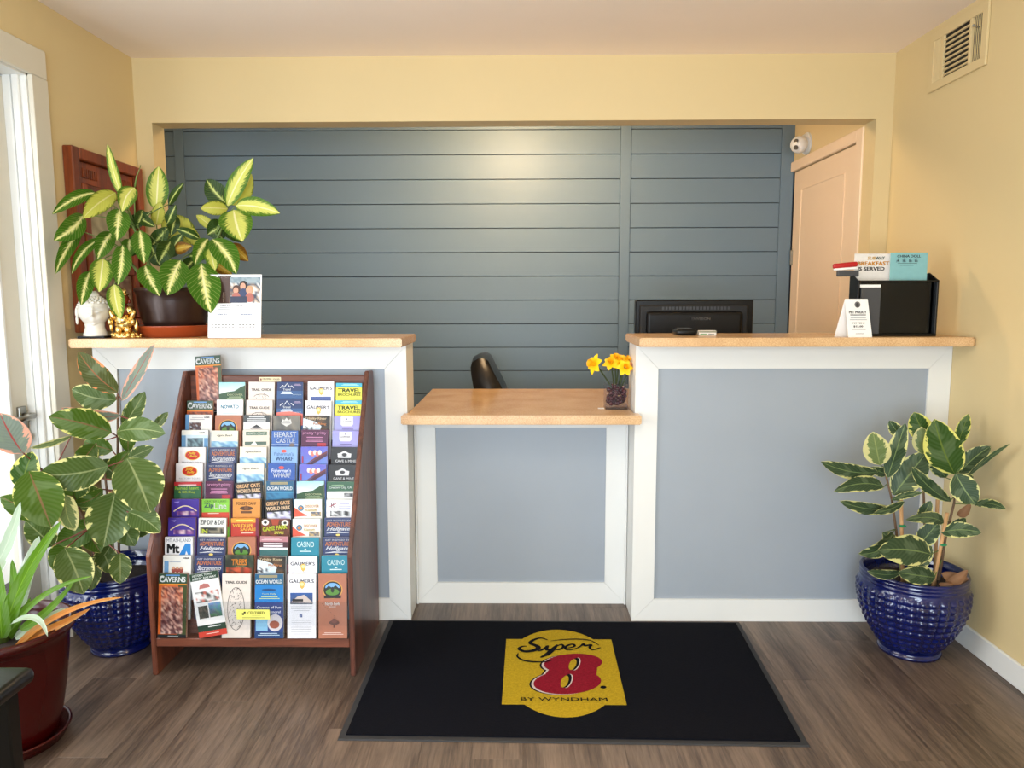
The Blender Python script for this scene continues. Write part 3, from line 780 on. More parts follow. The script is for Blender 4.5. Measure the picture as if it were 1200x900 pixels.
def d_novato(P, full):
    P.rect(0, 0, W, BH, (238, 238, 236)); P.text('NOVATO', .05, .034, .014, (40, 130, 160), w=.070, bold=.05); P.lines(.02, .08, .040, .004, 1, (170, 190, 200)); P.lines(.012, .09, .052, .004, 1, (150, 200, 214), .0018)
def d_bluephoto(P, full):
    P.rect(0, 0, W, BH, (222, 220, 216)); P.rect(0, 0, .014, BH, (98, 148, 196)); P.lines(.018, .075, .010, .007, 2, (140, 140, 150), .002)
    P.text('visit', .082, .013, .007, (36, 36, 44), w=.022, bold=.05); P.photo(.016, .030, .060, .058, 8, 5, pal((60, 50, 60), (130, 110, 110), (180, 190, 200), (90, 60, 50)), 8)
def d_bluecave(P, full):
    P.rect(0, 0, W, BH, (196, 214, 226)); P.rect(0, 0, W, .018, (230, 228, 220)); P.text('visit', .078, .013, .007, (36, 36, 44), w=.022, bold=.05); P.rect(0, .02, .016, BH, (104, 150, 190))
    P.photo(.022, .030, .082, .07, 8, 5, pal((70, 92, 104), (110, 140, 150), (50, 66, 76)), 8); P.rect(.086, .03, W, BH, (90, 140, 184))
def d_people(P, full):
    P.rect(0, 0, W, BH, (226, 224, 218)); P.rect(.004, .020, .020, BH, (112, 160, 206)); P.lines(.016, .07, .022, .006, 1, (120, 140, 170), .002)
    P.text('visit', .084, .012, .007, (36, 36, 44), w=.022, bold=.05)
    for x in (.038, .052, .066): P.oval(x, .052, .008, .010, (150, 70, 60)); P.oval(x, .044, .005, .005, (206, 160, 130))
def d_crest(P, full):
    P.rect(0, 0, W, BH, (172, 108, 82)); y = .055 if full else .048
    P.oval(.05, y, .036, .032, (204, 150, 74)); P.oval(.05, y, .032, .029, (24, 26, 26)); P.oval(.05, y-.006, .026, .018, (120, 170, 220), a0=180, a1=360)
    P.poly([(.024, y-.002), (.036, y-.014), (.05, y-.006), (.06, y-.016), (.076, y-.002)], (36, 44, 40)); P.oval(.05, y+.008, .024, .012, (84, 132, 50)); P.oval(.05, y, .006, .01, (30, 36, 30))
    if full:
        P.rect(.020, y+.020, .080, y+.030, (26, 24, 24)); P.text('North Fork', .05, .110, .012, (240, 236, 232), w=.052, bold=.03); P.lines(.034, .066, .114, .004, 1, (236, 230, 226), .0014)
        for i in range(9): P.oval(.014+.006*i*(1 if i % 2 else .9), .104+.006*i, .0012, .0012, (60, 36, 30), 6)
        P.oval(.056, .170, .018, .008, (92, 52, 42)); P.oval(.056, .164, .010, .008, (110, 64, 52)); P.rect(.053, .174, .058, .188, (92, 52, 42))
        P.lines(.012, .09, .205, .005, 2, (240, 226, 220), .0014)
def d_barn(P, full):
    P.rect(0, 0, W, BH, (228, 224, 218)); P.rect(0, 0, W, .028, (60, 66, 68)); P.lines(.012, .088, .006, .007, 3, (220, 222, 222), .003); P.poly([(.03, .048), (.05, .036), (.07, .048)], (40, 40, 44)); P.lines(.02, .08, .052, .005, 2, (90, 60, 50), .0016)
def d_cabin(P, full):
    P.photo(0, 0, W, BH, 6, 8, pal((110, 108, 102), (84, 84, 82), (128, 120, 110)), 5); P.poly([(.03, .030), (.035, .014), (.043, .018), (.05, .008), (.057, .018), (.066, .014), (.070, .030), (.05, .042)], (206, 204, 200)); P.lines(.034, .066, .022, .006, 2, (110, 108, 104), .002)
def d_river(P, full):
    P.photo(0, 0, W, BH, 8, 12, pal((52, 44, 36), (96, 70, 48), (30, 28, 28)), 6); P.poly([(0, .01), (.05, .024), (.07, .04), (.06, .075), (0, .075)], (206, 222, 232))
    P.text('Trinity River', .048, .018, .012, (226, 206, 170), w=.084, bold=.03); P.text('Rafting', .064, .038, .012, (214, 140, 84), w=.05, bold=.03)
    P.photo(.0, .040, .05, .062, 6, 4, pal((200, 214, 224), (236, 240, 244), (60, 60, 66)), 9)
def d_lav(P, full):
    P.photo(0, 0, W, BH, 5, 6, grad((150, 146, 206), (170, 164, 214), 5), 5); P.rect(.026, .004, .072, .034, (226, 224, 228)); P.poly([(.026, .034), (.072, .034), (.066, .040), (.032, .040)], (214, 212, 220)); P.text('LAVENDER', .049, .026, .006, (60, 56, 70), w=.036, bold=.02); P.oval(.049, .013, .002, .003, (90, 80, 130)); P.lines(.024, .08, .05, .006, 1, (70, 60, 110), .002)
def d_sea(P, full):
    P.rect(0, 0, W, BH, (226, 218, 200)); P.text('Agate Beach', .05, .024, .010, (70, 64, 54), w=.06, bold=.02, shear=.35); P.photo(0, .040, W, .08, 9, 5, pal((130, 176, 204), (170, 204, 220), (104, 150, 186), (214, 226, 230)), 4)
def d_band(P, full):
    P.rect(0, 0, W, BH, (214, 204, 188)); P.rect(.012, .006, .092, .020, (92, 116, 98)); P.text('NORTH COAST', .052, .017, .008, (216, 220, 206), w=.072, bold=.03); P.rect(.008, .044, .09, .056, (80, 100, 90)); P.poly([(.03, .056), (.045, .042), (.055, .056)], (232, 232, 228))
def d_hearst(P, full):
    P.rect(0, 0, W, BH, (60, 98, 166)); P.text('HEARST', .052, .025, .020, (228, 232, 240), w=.084, bold=.02); P.text('CASTLE', .052, .046, .017, (228, 232, 240), w=.072, bold=.02); P.rect(0, .052, W, .0545, (210, 220, 232)); P.oval(.078, .055, .010, .008, (120, 104, 96))
def d_gritty(P, full):
    P.rect(0, 0, W, BH, (78, 24, 64)); P.text('pretty+gritty', .050, .020, .013, (226, 160, 200), w=.090, bold=.02); P.lines(.012, .09, .027, .0075, 3, (196, 130, 170), .003, 4); P.rect(.062, .050, .094, .1, (170, 40, 54))
def d_belly(P, full):
    P.rect(0, 0, W, BH, (232, 228, 230)); P.oval(.052, .030, .029, .019, (236, 200, 90)); P.oval(.052, .030, .0265, .0165, (196, 36, 28)); P.text('Jelly', .050, .029, .011, (250, 214, 60), w=.030, bold=.04, shear=.3); P.text('Belly', .056, .040, .011, (250, 214, 60), w=.030, bold=.04, shear=.3)
    P.text('FACTORY TOURS', .052, .060, .006, (130, 130, 140), w=.078, bold=.01)
def d_adv(word):
    def f(P, full):
        P.rect(0, 0, W, BH, (44, 56, 98)); P.text('GET INSPIRED BY', .052, .013, .006, (220, 216, 220), w=.088, bold=.02); P.text('ADVENTURE', .052, .031, .015, (224, 138, 84), w=.088, bold=.04); P.text(word, .052, .050, .017, (240, 240, 244), w=.086, bold=.03, shear=.4)
        P.stroke([(.008, .056), (.04, .053), (.09, .054)], [.001, .003, .001], (240, 240, 244)); P.oval(.05, .062, .008, .004, (236, 206, 110))
    return f
def d_wharf(bg, c1, c2):
    def f(P, full):
        P.rect(0, 0, W, BH, bg); P.oval(.05, .016, .010, .006, (206, 74, 60)); P.text("Fisherman's", .05, .033, .013, c1, w=.072, bold=.01); P.text('WHARF', .052, .052, .016, c2, w=.066, bold=.02)
    return f
def d_bridge(P, full):
    P.photo(0, 0, W, BH, 6, 8, grad((96, 96, 190), (120, 190, 230)), 5); P.poly([(.02, .064), (.1, .026), (.1, .016), (.06, .036)], (104, 44, 56)); P.poly([(.012, .07), (.1, .024), (.1, .034), (.03, .074)], (66, 34, 60))
    for i in range(5): P.oval(.036+.009*i, .022+(i % 2)*.005, .007, .009, (214, 120, 110) if i % 2 else (236, 206, 200))
    P.rect(.004, .034, .010, .06, (150, 40, 80))
def d_black(P, full):
    P.rect(0, 0, W, BH, (24, 24, 28)); P.poly([(.026, .040), (.024, .024), (.034, .022), (.05, .013), (.066, .022), (.076, .024), (.074, .040)], (214, 214, 216)); P.oval(.05, .028, .010, .006, (40, 40, 44)); P.lines(.032, .068, .034, .004, 1, (60, 60, 64), .002); P.text('CAVE & MINE', .055, .056, .009, (226, 226, 228), w=.078, bold=.03)
def d_redgreen(P, full):
    P.rect(0, 0, W, BH, (28, 92, 50)); P.rect(0, 0, W, .014, (190, 36, 44)); P.lines(.006, .094, .009, .004, 1, (236, 226, 226), .003); P.text('Railroad Resort', .048, .028, .012, (170, 210, 70), w=.088, bold=.04); P.text('& Gift Shop', .048, .043, .011, (200, 216, 60), w=.062, bold=.04)
def d_cats(P, full):
    P.rect(0, 0, W, BH, (20, 18, 18)); P.text('GREAT CATS', .05, .020, .014, (238, 190, 140), w=.088, bold=.06); P.text('WORLD PARK', .05, .038, .014, (238, 206, 170), w=.088, bold=.06); P.photo(.008, .044, .094, .075, 8, 4, pal((40, 40, 44), (200, 200, 220), (150, 140, 190), (220, 220, 224)), 5)
def d_ocean(P, full):
    P.photo(0, 0, W, BH, 6, 12, grad((28, 84, 120), (40, 110, 180)), 5); P.rect(.014, .004, .080, .014, (150, 140, 110)); P.text('OCEAN WORLD', .05, .034, .013, (240, 244, 246), w=.094, bold=.05)
    P.rect(0, .040, W, .1, (26, 120, 190) if full else (60, 140, 180))
    if full:
        P.oval(.05, .056, .026, .004, (22, 62, 110)); P.text('Tours Daily', .05, .074, .006, (230, 230, 150), w=.05); P.lines(.014, .09, .080, .006, 2, (210, 220, 120), .0018)
        P.rect(0, .1, W, BH, (40, 64, 130)); P.text('Oceans of Fun', .05, .122, .009, (240, 240, 246), w=.086, bold=.04); P.text('and more!', .064, .138, .009, (240, 240, 246), w=.056, bold=.04)
        P.rect(.004, .146, .046, .200, (130, 180, 210)); P.oval(.072, .172, .027, .030, (206, 200, 204)); P.oval(.070, .178, .018, .014, (150, 80, 60)); P.rect(0, .204, W, BH, (24, 60, 110)); P.lines(.01, .09, .208, .006, 2, (200, 220, 236), .002)
    else: P.photo(.0, .044, W, .08, 8, 3, pal((50, 120, 160), (30, 90, 130)), 5)
def d_green(P, full):
    P.rect(0, 0, W, BH, (222, 222, 216)); P.rect(0, 0, W, .036, (48, 92, 66)); P.text('Crescent City, CA', .05, .028, .011, (230, 236, 230), w=.084, bold=.03); P.lines(.01, .07, .012, .004, 1, (160, 190, 150), .002); P.photo(.064, .042, .096, .056, 4, 3, pal((40, 40, 46), (150, 150, 150)), 3)
def d_purple(P, full):
    P.rect(0, 0, W, BH, (66, 40, 150)); P.poly([(.008, .010), (.03, .008), (.024, .016)], (150, 130, 210))
    o = [(.008+.086*i/16, .045-.020*math.sin(PI*i/16)) for i in range(17)]; P.stroke(o, [.004]*17, (236, 214, 170)); P.photo(.02, .044, .094, .060, 8, 2, pal((150, 90, 150), (220, 190, 200), (90, 50, 120)), 3)
def d_zip(P, full):
    P.rect(0, 0, W, BH, (126, 190, 56)); P.text('CRATER LAKE', .05, .012, .008, (70, 120, 50), w=.082, bold=.02); P.text('Zip', .026, .036, .022, (40, 70, 100), w=.036, bold=.03); P.text('Line', .068, .036, .022, (236, 240, 236), w=.046, bold=.03); P.rect(0, .048, W, .1, (192, 60, 40)); P.lines(.016, .07, .051, .004, 1, (240, 230, 220), .002)
def d_orange(P, full):
    P.rect(0, 0, W, BH, (206, 138, 62)); P.text('FOREST CAMP', .05, .022, .011, (80, 44, 20), w=.074, bold=.03); P.oval(.05, .034, .024, .008, (74, 42, 22)); P.oval(.05, .033, .008, .009, (110, 66, 30)); P.rect(.03, .044, .07, .052, (96, 56, 26))
def d_dots(P, full):
    P.rect(0, 0, W, BH, (232, 226, 214)); P.rect(0, 0, W, .014, (206, 222, 226)); P.poly([(0, .028), (.02, .044), (.05, .060), (0, .064)], (206, 84, 60)); P.oval(.024, .032, .011, .011, (70, 120, 150)); P.oval(.024, .032, .006, .006, (200, 120, 60)); P.text('DISCOVER', .066, .030, .010, (214, 150, 90), w=.05); P.text('Klamath', .062, .044, .010, (220, 190, 90), w=.04)
    P.photo(.06, .046, .098, .062, 5, 3, pal((60, 80, 110), (110, 110, 110), (190, 160, 110)), 2)
def d_star(P, full):
    P.rect(0, 0, W, BH, (236, 234, 236)); P.text('K', .026, .030, .020, (90, 30, 50), w=.018, bold=.0); P.stroke([(.01, .026), (.036, .014)], [.002, .003], (150, 40, 60)); P.lines(.044, .09, .014, .008, 3, (150, 150, 206), .0025); P.photo(.014, .040, .088, .060, 8, 4, pal((40, 40, 40), (110, 110, 110), (214, 214, 214)), 3)
def d_dip(P, full):
    P.rect(0, 0, W, BH, (228, 226, 220)); P.text('ZIP DIP & DIP', .05, .024, .017, (36, 40, 44), w=.088, bold=.03); P.photo(.006, .034, .094, .058, 9, 3, pal((60, 60, 50), (30, 30, 30), (150, 140, 120)), 6); P.text('IN', .020, .056, .016, (214, 226, 60), w=.026, bold=.05)
def d_safari(P, full):
    P.rect(0, 0, W, BH, (176, 46, 32)); P.rect(0, 0, W, .016, (224, 150, 46)); P.rect(.09, .0, W, BH, (110, 30, 60)); P.lines(.01, .09, .006, .004, 1, (250, 226, 110), .004); P.text('WILDLIFE', .044, .032, .012, (250, 200, 80), w=.076, bold=.05); P.text('SAFARI', .062, .046, .012, (250, 190, 80), w=.056, bold=.05); P.lines(.03, .09, .051, .004, 1, (250, 190, 170), .004)
def d_tiger(P, full):
    P.photo(0, 0, W, BH, 8, 12, pal((90, 44, 24), (60, 34, 20), (120, 60, 30)), 7)
    for x, y in ((.014, .012), (.086, .014)): P.oval(x, y, .013, .011, (226, 222, 216)); P.oval(x, y, .006, .005, (30, 26, 24))
    P.poly([(.034, .0), (.066, .0), (.060, .022), (.04, .022)], (160, 60, 34)); P.text('GAME PARK', .05, .040, .016, (206, 220, 60), w=.09, bold=.05, rot=.12); P.text('SAFARI', .064, .054, .010, (236, 230, 90), w=.034, bold=.04)
def d_mtash(P, full):
    P.rect(0, 0, W, BH, (234, 232, 234)); P.text('MT ASHLAND', .05, .018, .012, (96, 104, 120), w=.088, bold=0); P.text('Mt', .030, .058, .034, (24, 26, 30), w=.046, bold=.06); P.poly([(.052, .064), (.074, .024), (.094, .024), (.094, .064)], (36, 130, 206)); P.poly([(.073, .064), (.078, .050), (.084, .064)], (234, 232, 234))
def d_maroon(P, full):
    P.rect(0, 0, W, BH, (176, 120, 128)); P.lines(.004, .08, .006, .005, 2, (214, 180, 186), .003); P.rect(0, .020, W, .040, (70, 34, 44)); P.lines(.01, .085, .024, .008, 2, (240, 226, 232), .005, 6); P.rect(0, .040, W, .048, (222, 226, 226)); P.rect(0, .048, W, .1, (44, 92, 92))
def d_casino(P, full):
    P.rect(0, 0, W, BH, (32, 128, 150)); P.text('CASINO', .052, .034, .019, (206, 226, 226), w=.062, bold=0); P.poly([(.046, .045), (.052, .040), (.058, .045)], (220, 236, 236)); P.lines(.024, .08, .048, .004, 1, (216, 232, 232), .003)
def d_trees(P, full):
    P.photo(0, 0, W, BH, 9, 12, pal((34, 46, 30), (60, 70, 50), (90, 96, 70), (24, 28, 22)), 7); P.text('TREES', .05, .036, .022, (240, 150, 50), w=.056, bold=.04); P.text('of Mystery', .052, .045, .006, (240, 200, 120), w=.03); P.photo(.004, .044, .096, .062, 8, 3, pal((170, 60, 34), (200, 90, 50), (90, 50, 30)), 3)
def d_white(P, full):   # bottom row, tilted sheet
    P.rect(0, 0, W, BH, (230, 228, 226)); P.rect(0, 0, W, .026, (34, 64, 44)); P.text('HISTORIC TOWN', .044, .012, .008, (232, 236, 230), w=.07, bold=.04); P.text('SCENIC RAILWAY', .050, .023, .008, (232, 236, 230), w=.086, bold=.04)
    P.poly([(.026, .056), (.03, .044), (.045, .038), (.062, .042), (.066, .054)], (180, 110, 104)); P.photo(.010, .066, .094, .104, 10, 5, pal((200, 100, 84), (220, 218, 216), (120, 120, 116), (232, 230, 228), (70, 70, 70)), 5)
    P.photo(.012, .116, .046, .160, 6, 6, pal((60, 62, 56), (100, 92, 80), (40, 44, 40)), 5); P.photo(.050, .110, .094, .160, 6, 6, grad((110, 150, 196), (56, 84, 66), 20), 5)
    P.rect(.0, .184, W, .206, (34, 60, 44)); P.lines(.03, .09, .190, .006, 1, (230, 230, 226), .003); P.rect(0, .206, W, BH, (196, 60, 44)); P.lines(.02, .08, .214, .004, 1, (240, 220, 210), .002)
BR = {
 'cav': (d_caverns, 'green and orange CAVERNS brochures', (196, 150, 130)), 'hil': (d_hills, 'pale sky and dark green hillside brochures', (226, 226, 220)),
 'trl': (d_trail, 'beige TRAIL GUIDE brochures', (214, 202, 192)), 'cst': (d_coast, 'navy brochures with white mountain line', (150, 160, 180)),
 'cor': (d_coral, 'navy brochures with coral edge', (150, 160, 180)), 'gau': (d_gaum, "white GAUMER'S brochures with gold emblem", (226, 222, 222)),
 'trv': (d_travel, 'yellow TRAVEL BROCHURES leaflets', (220, 214, 120)), 'nov': (d_novato, 'white NOVATO brochures', (226, 226, 224)),
 'bph': (d_bluephoto, 'white brochures with blue edge', (210, 212, 216)), 'crs': (d_crest, 'brown brochures with round crest', (190, 140, 120)),
 'brn': (d_barn, 'white and charcoal brochures', (214, 210, 204)), 'cab': (d_cabin, 'dark grey brochures with pale emblem', (170, 150, 130)),
 'riv': (d_river, 'Trinity River rafting brochures', (226, 226, 228)), 'lav': (d_lav, 'lavender brochures with white label', (186, 182, 214)),
 'bcv': (d_bluecave, 'pale blue framed photo brochures', (206, 214, 220)), 'sea': (d_sea, 'cream brochures with blue sea strip', (216, 210, 196)),
 'bnd': (d_band, 'cream brochures with green title band', (206, 198, 184)), 'hea': (d_hearst, 'blue HEARST CASTLE brochures', (150, 164, 190)),
 'gri': (d_gritty, 'dark purple pretty+gritty brochures', (150, 110, 140)), 'bel': (d_belly, 'white jelly bean factory brochures with red oval', (226, 222, 224)),
 'sac': (d_adv('Sacramento'), 'navy ADVENTURE brochures', (150, 156, 180)), 'hel': (d_adv('Hellgate'), 'navy ADVENTURE Hellgate brochures', (160, 160, 180)),
 'wh1': (d_wharf((130, 166, 212), (44, 80, 130), (44, 80, 130)), 'light blue WHARF brochures', (170, 184, 206)),
 'wh2': (d_wharf((44, 84, 160), (236, 238, 244), (236, 238, 244)), 'deep blue WHARF brochures', (150, 164, 196)),
 'brg': (d_bridge, 'violet sky and bridge brochures', (206, 200, 220)), 'blk': (d_black, 'black brochures with white arch emblem', (90, 90, 94)),
 'rgr': (d_redgreen, 'red and green gift shop brochures', (200, 90, 90)), 'cat': (d_cats, 'black GREAT CATS WORLD PARK brochures', (90, 84, 80)),
 'oce': (d_ocean, 'blue OCEAN WORLD brochures', (190, 196, 200)), 'grn': (d_green, 'green and white Crescent City brochures', (190, 200, 190)),
 'pur': (d_purple, 'violet brochures with pale arched bridge', (170, 130, 150)), 'zip': (d_zip, 'lime green ZipLine brochures', (190, 210, 160)),
 'orn': (d_orange, 'tan orange FOREST CAMP brochures', (210, 170, 120)), 'dot': (d_dots, 'cream brochures with blue disc', (214, 222, 226)),
 'str': (d_star, 'white brochures with grey photo', (224, 222, 222)), 'dip': (d_dip, 'white ZIP DIP brochures', (224, 220, 210)),
 'saf': (d_safari, 'red and orange WILDLIFE SAFARI brochures', (200, 120, 60)), 'tig': (d_tiger, 'GAME PARK brochures with animal faces', (170, 130, 110)),
 'mta': (d_mtash, 'white MT ASHLAND brochures', (222, 218, 222)), 'mar': (d_maroon, 'maroon and teal brochures', (190, 150, 156)),
 'cas': (d_casino, 'teal CASINO brochures', (150, 180, 190)), 'tre': (d_trees, 'forest TREES brochures', (110, 110, 90)),
 'wht': (d_white, 'askew white brochure with photos', (222, 220, 214)), 'ppl': (d_people, 'white brochures with small people', (214, 214, 210)),
}
ROWS = ['cav hil trl cst gau trv', 'cav nov trl cor gau trv', 'bph crs brn cab riv lav', 'bcv sea bnd hea gri lav', 'bel sac sea wh1 brg blk',
        'bel sac sea wh2 brg blk', 'rgr gri cat oce hil grn', 'pur zip orn cat dot str', 'pur dip saf tig dot hel', 'mta hel crs mar cas hel',
        'ppl sac tre riv gau cas', 'cav wht trl oce gau crs']
ORD = ['top', 'second', 'third', 'fourth', 'fifth', 'sixth', 'seventh', 'eighth', 'ninth', 'tenth', 'eleventh', 'bottom']
COL = ['leftmost', 'second', 'third', 'fourth', 'fifth', 'rightmost']
rn = random.Random(11)
for r_, row in enumerate(ROWS):
    for c, key in enumerate(row.split()):
        fn, desc, edge = BR[key]
        y, z = tier(r_)
        full = r_ == 11 or (r_ == 0 and c == 0)
        cx = -1.298+.1143*(c+.5)+rn.uniform(-.003, .003)
        z += rn.uniform(-.003, .003); tk = rn.uniform(.008, .015); rot = rn.uniform(-.012, .012)
        if r_ == 11: y -= .006; z = .366
        if r_ == 0 and c == 0: y = 2.868; z = at(238, 417, 2.868).z; rot = .06; tk = .003; cx += .012
        if r_ == 0 and c > 0: z -= .0
        if key == 'cat': rot = .07
        if key == 'wht': rot = .17; z += .006; y -= .004; tk = .006
        up = Vector((0, math.sin(TH), math.cos(TH))); n = Vector((0, -math.cos(TH), math.sin(TH)))
        ex = Vector((1, 0, 0))
        ex2 = (ex*math.cos(rot)+up*math.sin(rot)); up2 = (up*math.cos(rot)-ex*math.sin(rot))
        ctop = Vector((cx, y, z)); o0 = ctop-ex2*(BW/2)
        gname = desc
        lab = '%s, %s tier, %s' % (desc, ORD[r_], COL[c]+(' pocket' if c in (0, 5) else ' pocket from left'))
        if r_ == 0 and c == 0: lab = 'tall green and orange CAVERNS brochure sticking up above the rack top'
        base = ctop-up2*BH
        t = thing('brochure', lab, 'brochure', tuple(base), 0, 'brochures on the walnut rack')
        bm = NB(); vs = []
        for (a_, h_, d) in ((0, 0, 0), (1, 0, 0), (1, 1, 0), (0, 1, 0), (0, 0, 1), (1, 0, 1), (1, 1, 1), (0, 1, 1)):
            vs.append(bm.verts.new(o0+ex2*(BW*a_)-up2*(BH*h_)-n*(tk*d)))
        for f in ((0, 3, 2, 1), (4, 5, 6, 7), (0, 1, 5, 4), (1, 2, 6, 5), (2, 3, 7, 6), (3, 0, 4, 7)): bm.faces.new([vs[i] for i in f])
        bmesh.ops.recalc_face_normals(bm, faces=bm.faces[:])
        bo = obj('paper_stack', bm, PRINT, t); paint_attr(bo.data, lambda p: edge)
        P = Print(); fn(P, full)
        if not full: 
            pass
        P.build('cover', o0, ex2, -up2, bo)

# ------------------------------------------------------------------ leaves and plants
def profile(kind, t):
    if kind == 'ficus': return (math.sin(PI*min(1, t**.92)))**.62 if 0 < t < 1 else 0
    if kind == 'dumb': return max(0, (math.sin(PI*t**.86))**.66)*(1 if t < .85 else 1-(t-.85)*.6) if 0 < t < 1 else 0
    return min(1, (t*5+.45))*max(0, 1-t)**.45 if t < 1 else 0      # strap
def leaf(parent, b, t, wpx, m, kind='dumb', Yb=2.95, Yt=2.85, bend=0., bulge=.012, roll=0., fold=.25, nseg=12, droop=0, name='leaf'):
    A, B = at(b[0], b[1], Yb), at(t[0], t[1], Yt)
    wm = wpx*((Yb+Yt)/2)/CF
    ax = (B-A); L = ax.length
    view = Vector((0, -1, 0)); mid = (A+B)/2
    view = (Vector((0, 0, CH))-mid).normalized()
    side = ax.normalized().cross(view).normalized()
    nrm = side.cross(ax.normalized()).normalized()
    if nrm.dot(view) < 0: nrm = -nrm
    if roll: side = (side+nrm*math.tan(roll)).normalized()*math.sqrt(1+math.tan(roll)**2)
    bpx = bend*L
    bm = NB(); uvl = bm.loops.layers.uv.new('UVMap'); K = 6; rows = []
    rs = random.Random(hash((b, t)) & 0xffff); wa = rs.uniform(0, 6)
    for i in range(nseg+1):
        s = i/nseg
        c = A+ax*s+side.normalized()*(bpx*4*s*(1-s))+nrm*(bulge*4*s*(1-s))+Vector((0, 0, -1))*(droop*s*s)
        pw_ = max(profile(kind, s), .02 if kind != 'strap' else .0)*wm/2
        row = []
        for k in range(-K//2, K//2+1):
            q = k/(K/2)
            p = c+side*(pw_*q)+nrm*(fold*pw_*abs(q)**1.4)+nrm*(.05*pw_*math.sin(s*13+wa+q*1.5))*abs(q)
            row.append((bm.verts.new(p), (q+1)/2, s))
        rows.append(row)
    for r1, r2 in zip(rows, rows[1:]):
        for k in range(K):
            q = (r1[k], r1[k+1], r2[k+1], r2[k])
            f = bm.faces.new([x[0] for x in q])
            for l, x in zip(f.loops, q): l[uvl].uv = (x[1], x[2])
            f.smooth = True
    if bm.faces[:][0].normal.dot(view) if False else False: pass
    bm.normal_update()
    o = obj(name, bm, m, parent, smooth=True)
    return o, A, ax
def stalk(parent, a, b, r=.0022, m=None, sag=.0, r2=None, name='stalk', n=6):
    a, b = Vector(a), Vector(b); mid = (a+b)/2+Vector((0, 0, sag))
    bm = NB(); tube(bm, curve3(a, mid, b, n), r, 6, r2)
    return obj(name, bm, m or STEMG, parent, smooth=True)

# --- dumb cane on the left bar top
px, py, pz0 = -1.412, 3.0, 1.184
dc = thing('potted_dumb_cane', 'leafy dumb cane with cream-centred leaves in a dark brown pot on left bar', 'plant', (px, py, pz0+.012))
tr = thing('plant_tray', 'terracotta-coloured plastic tray under the dumb cane pot', 'tray', (px, py, pz0))
bm = NB(); lathe(bm, [(.128, pz0), (.136, pz0+.002), (.143, pz0+.040), (.147, pz0+.044), (.144, pz0+.046), (.138, pz0+.042), (.130, pz0+.012), (.02, pz0+.011)], px, py, 48)
obj('dish', bm, TRAYBR, tr, smooth=True)
z0 = pz0+.012
bm = NB(); lathe(bm, [(.098, z0), (.104, z0+.004), (.124, z0+.06), (.136, z0+.13), (.140, z0+.165), (.145, z0+.168), (.145, z0+.182), (.136, z0+.184), (.132, z0+.16)], px, py, 48)
obj('pot', bm, POTBR, dc, smooth=True)
bm = NB(); lathe(bm, [(.13, z0+.150), (.131, z0+.160), (.02, z0+.166)], px, py, 24); obj('soil', bm, SOIL, dc)
soil = Vector((px, py, z0+.16))
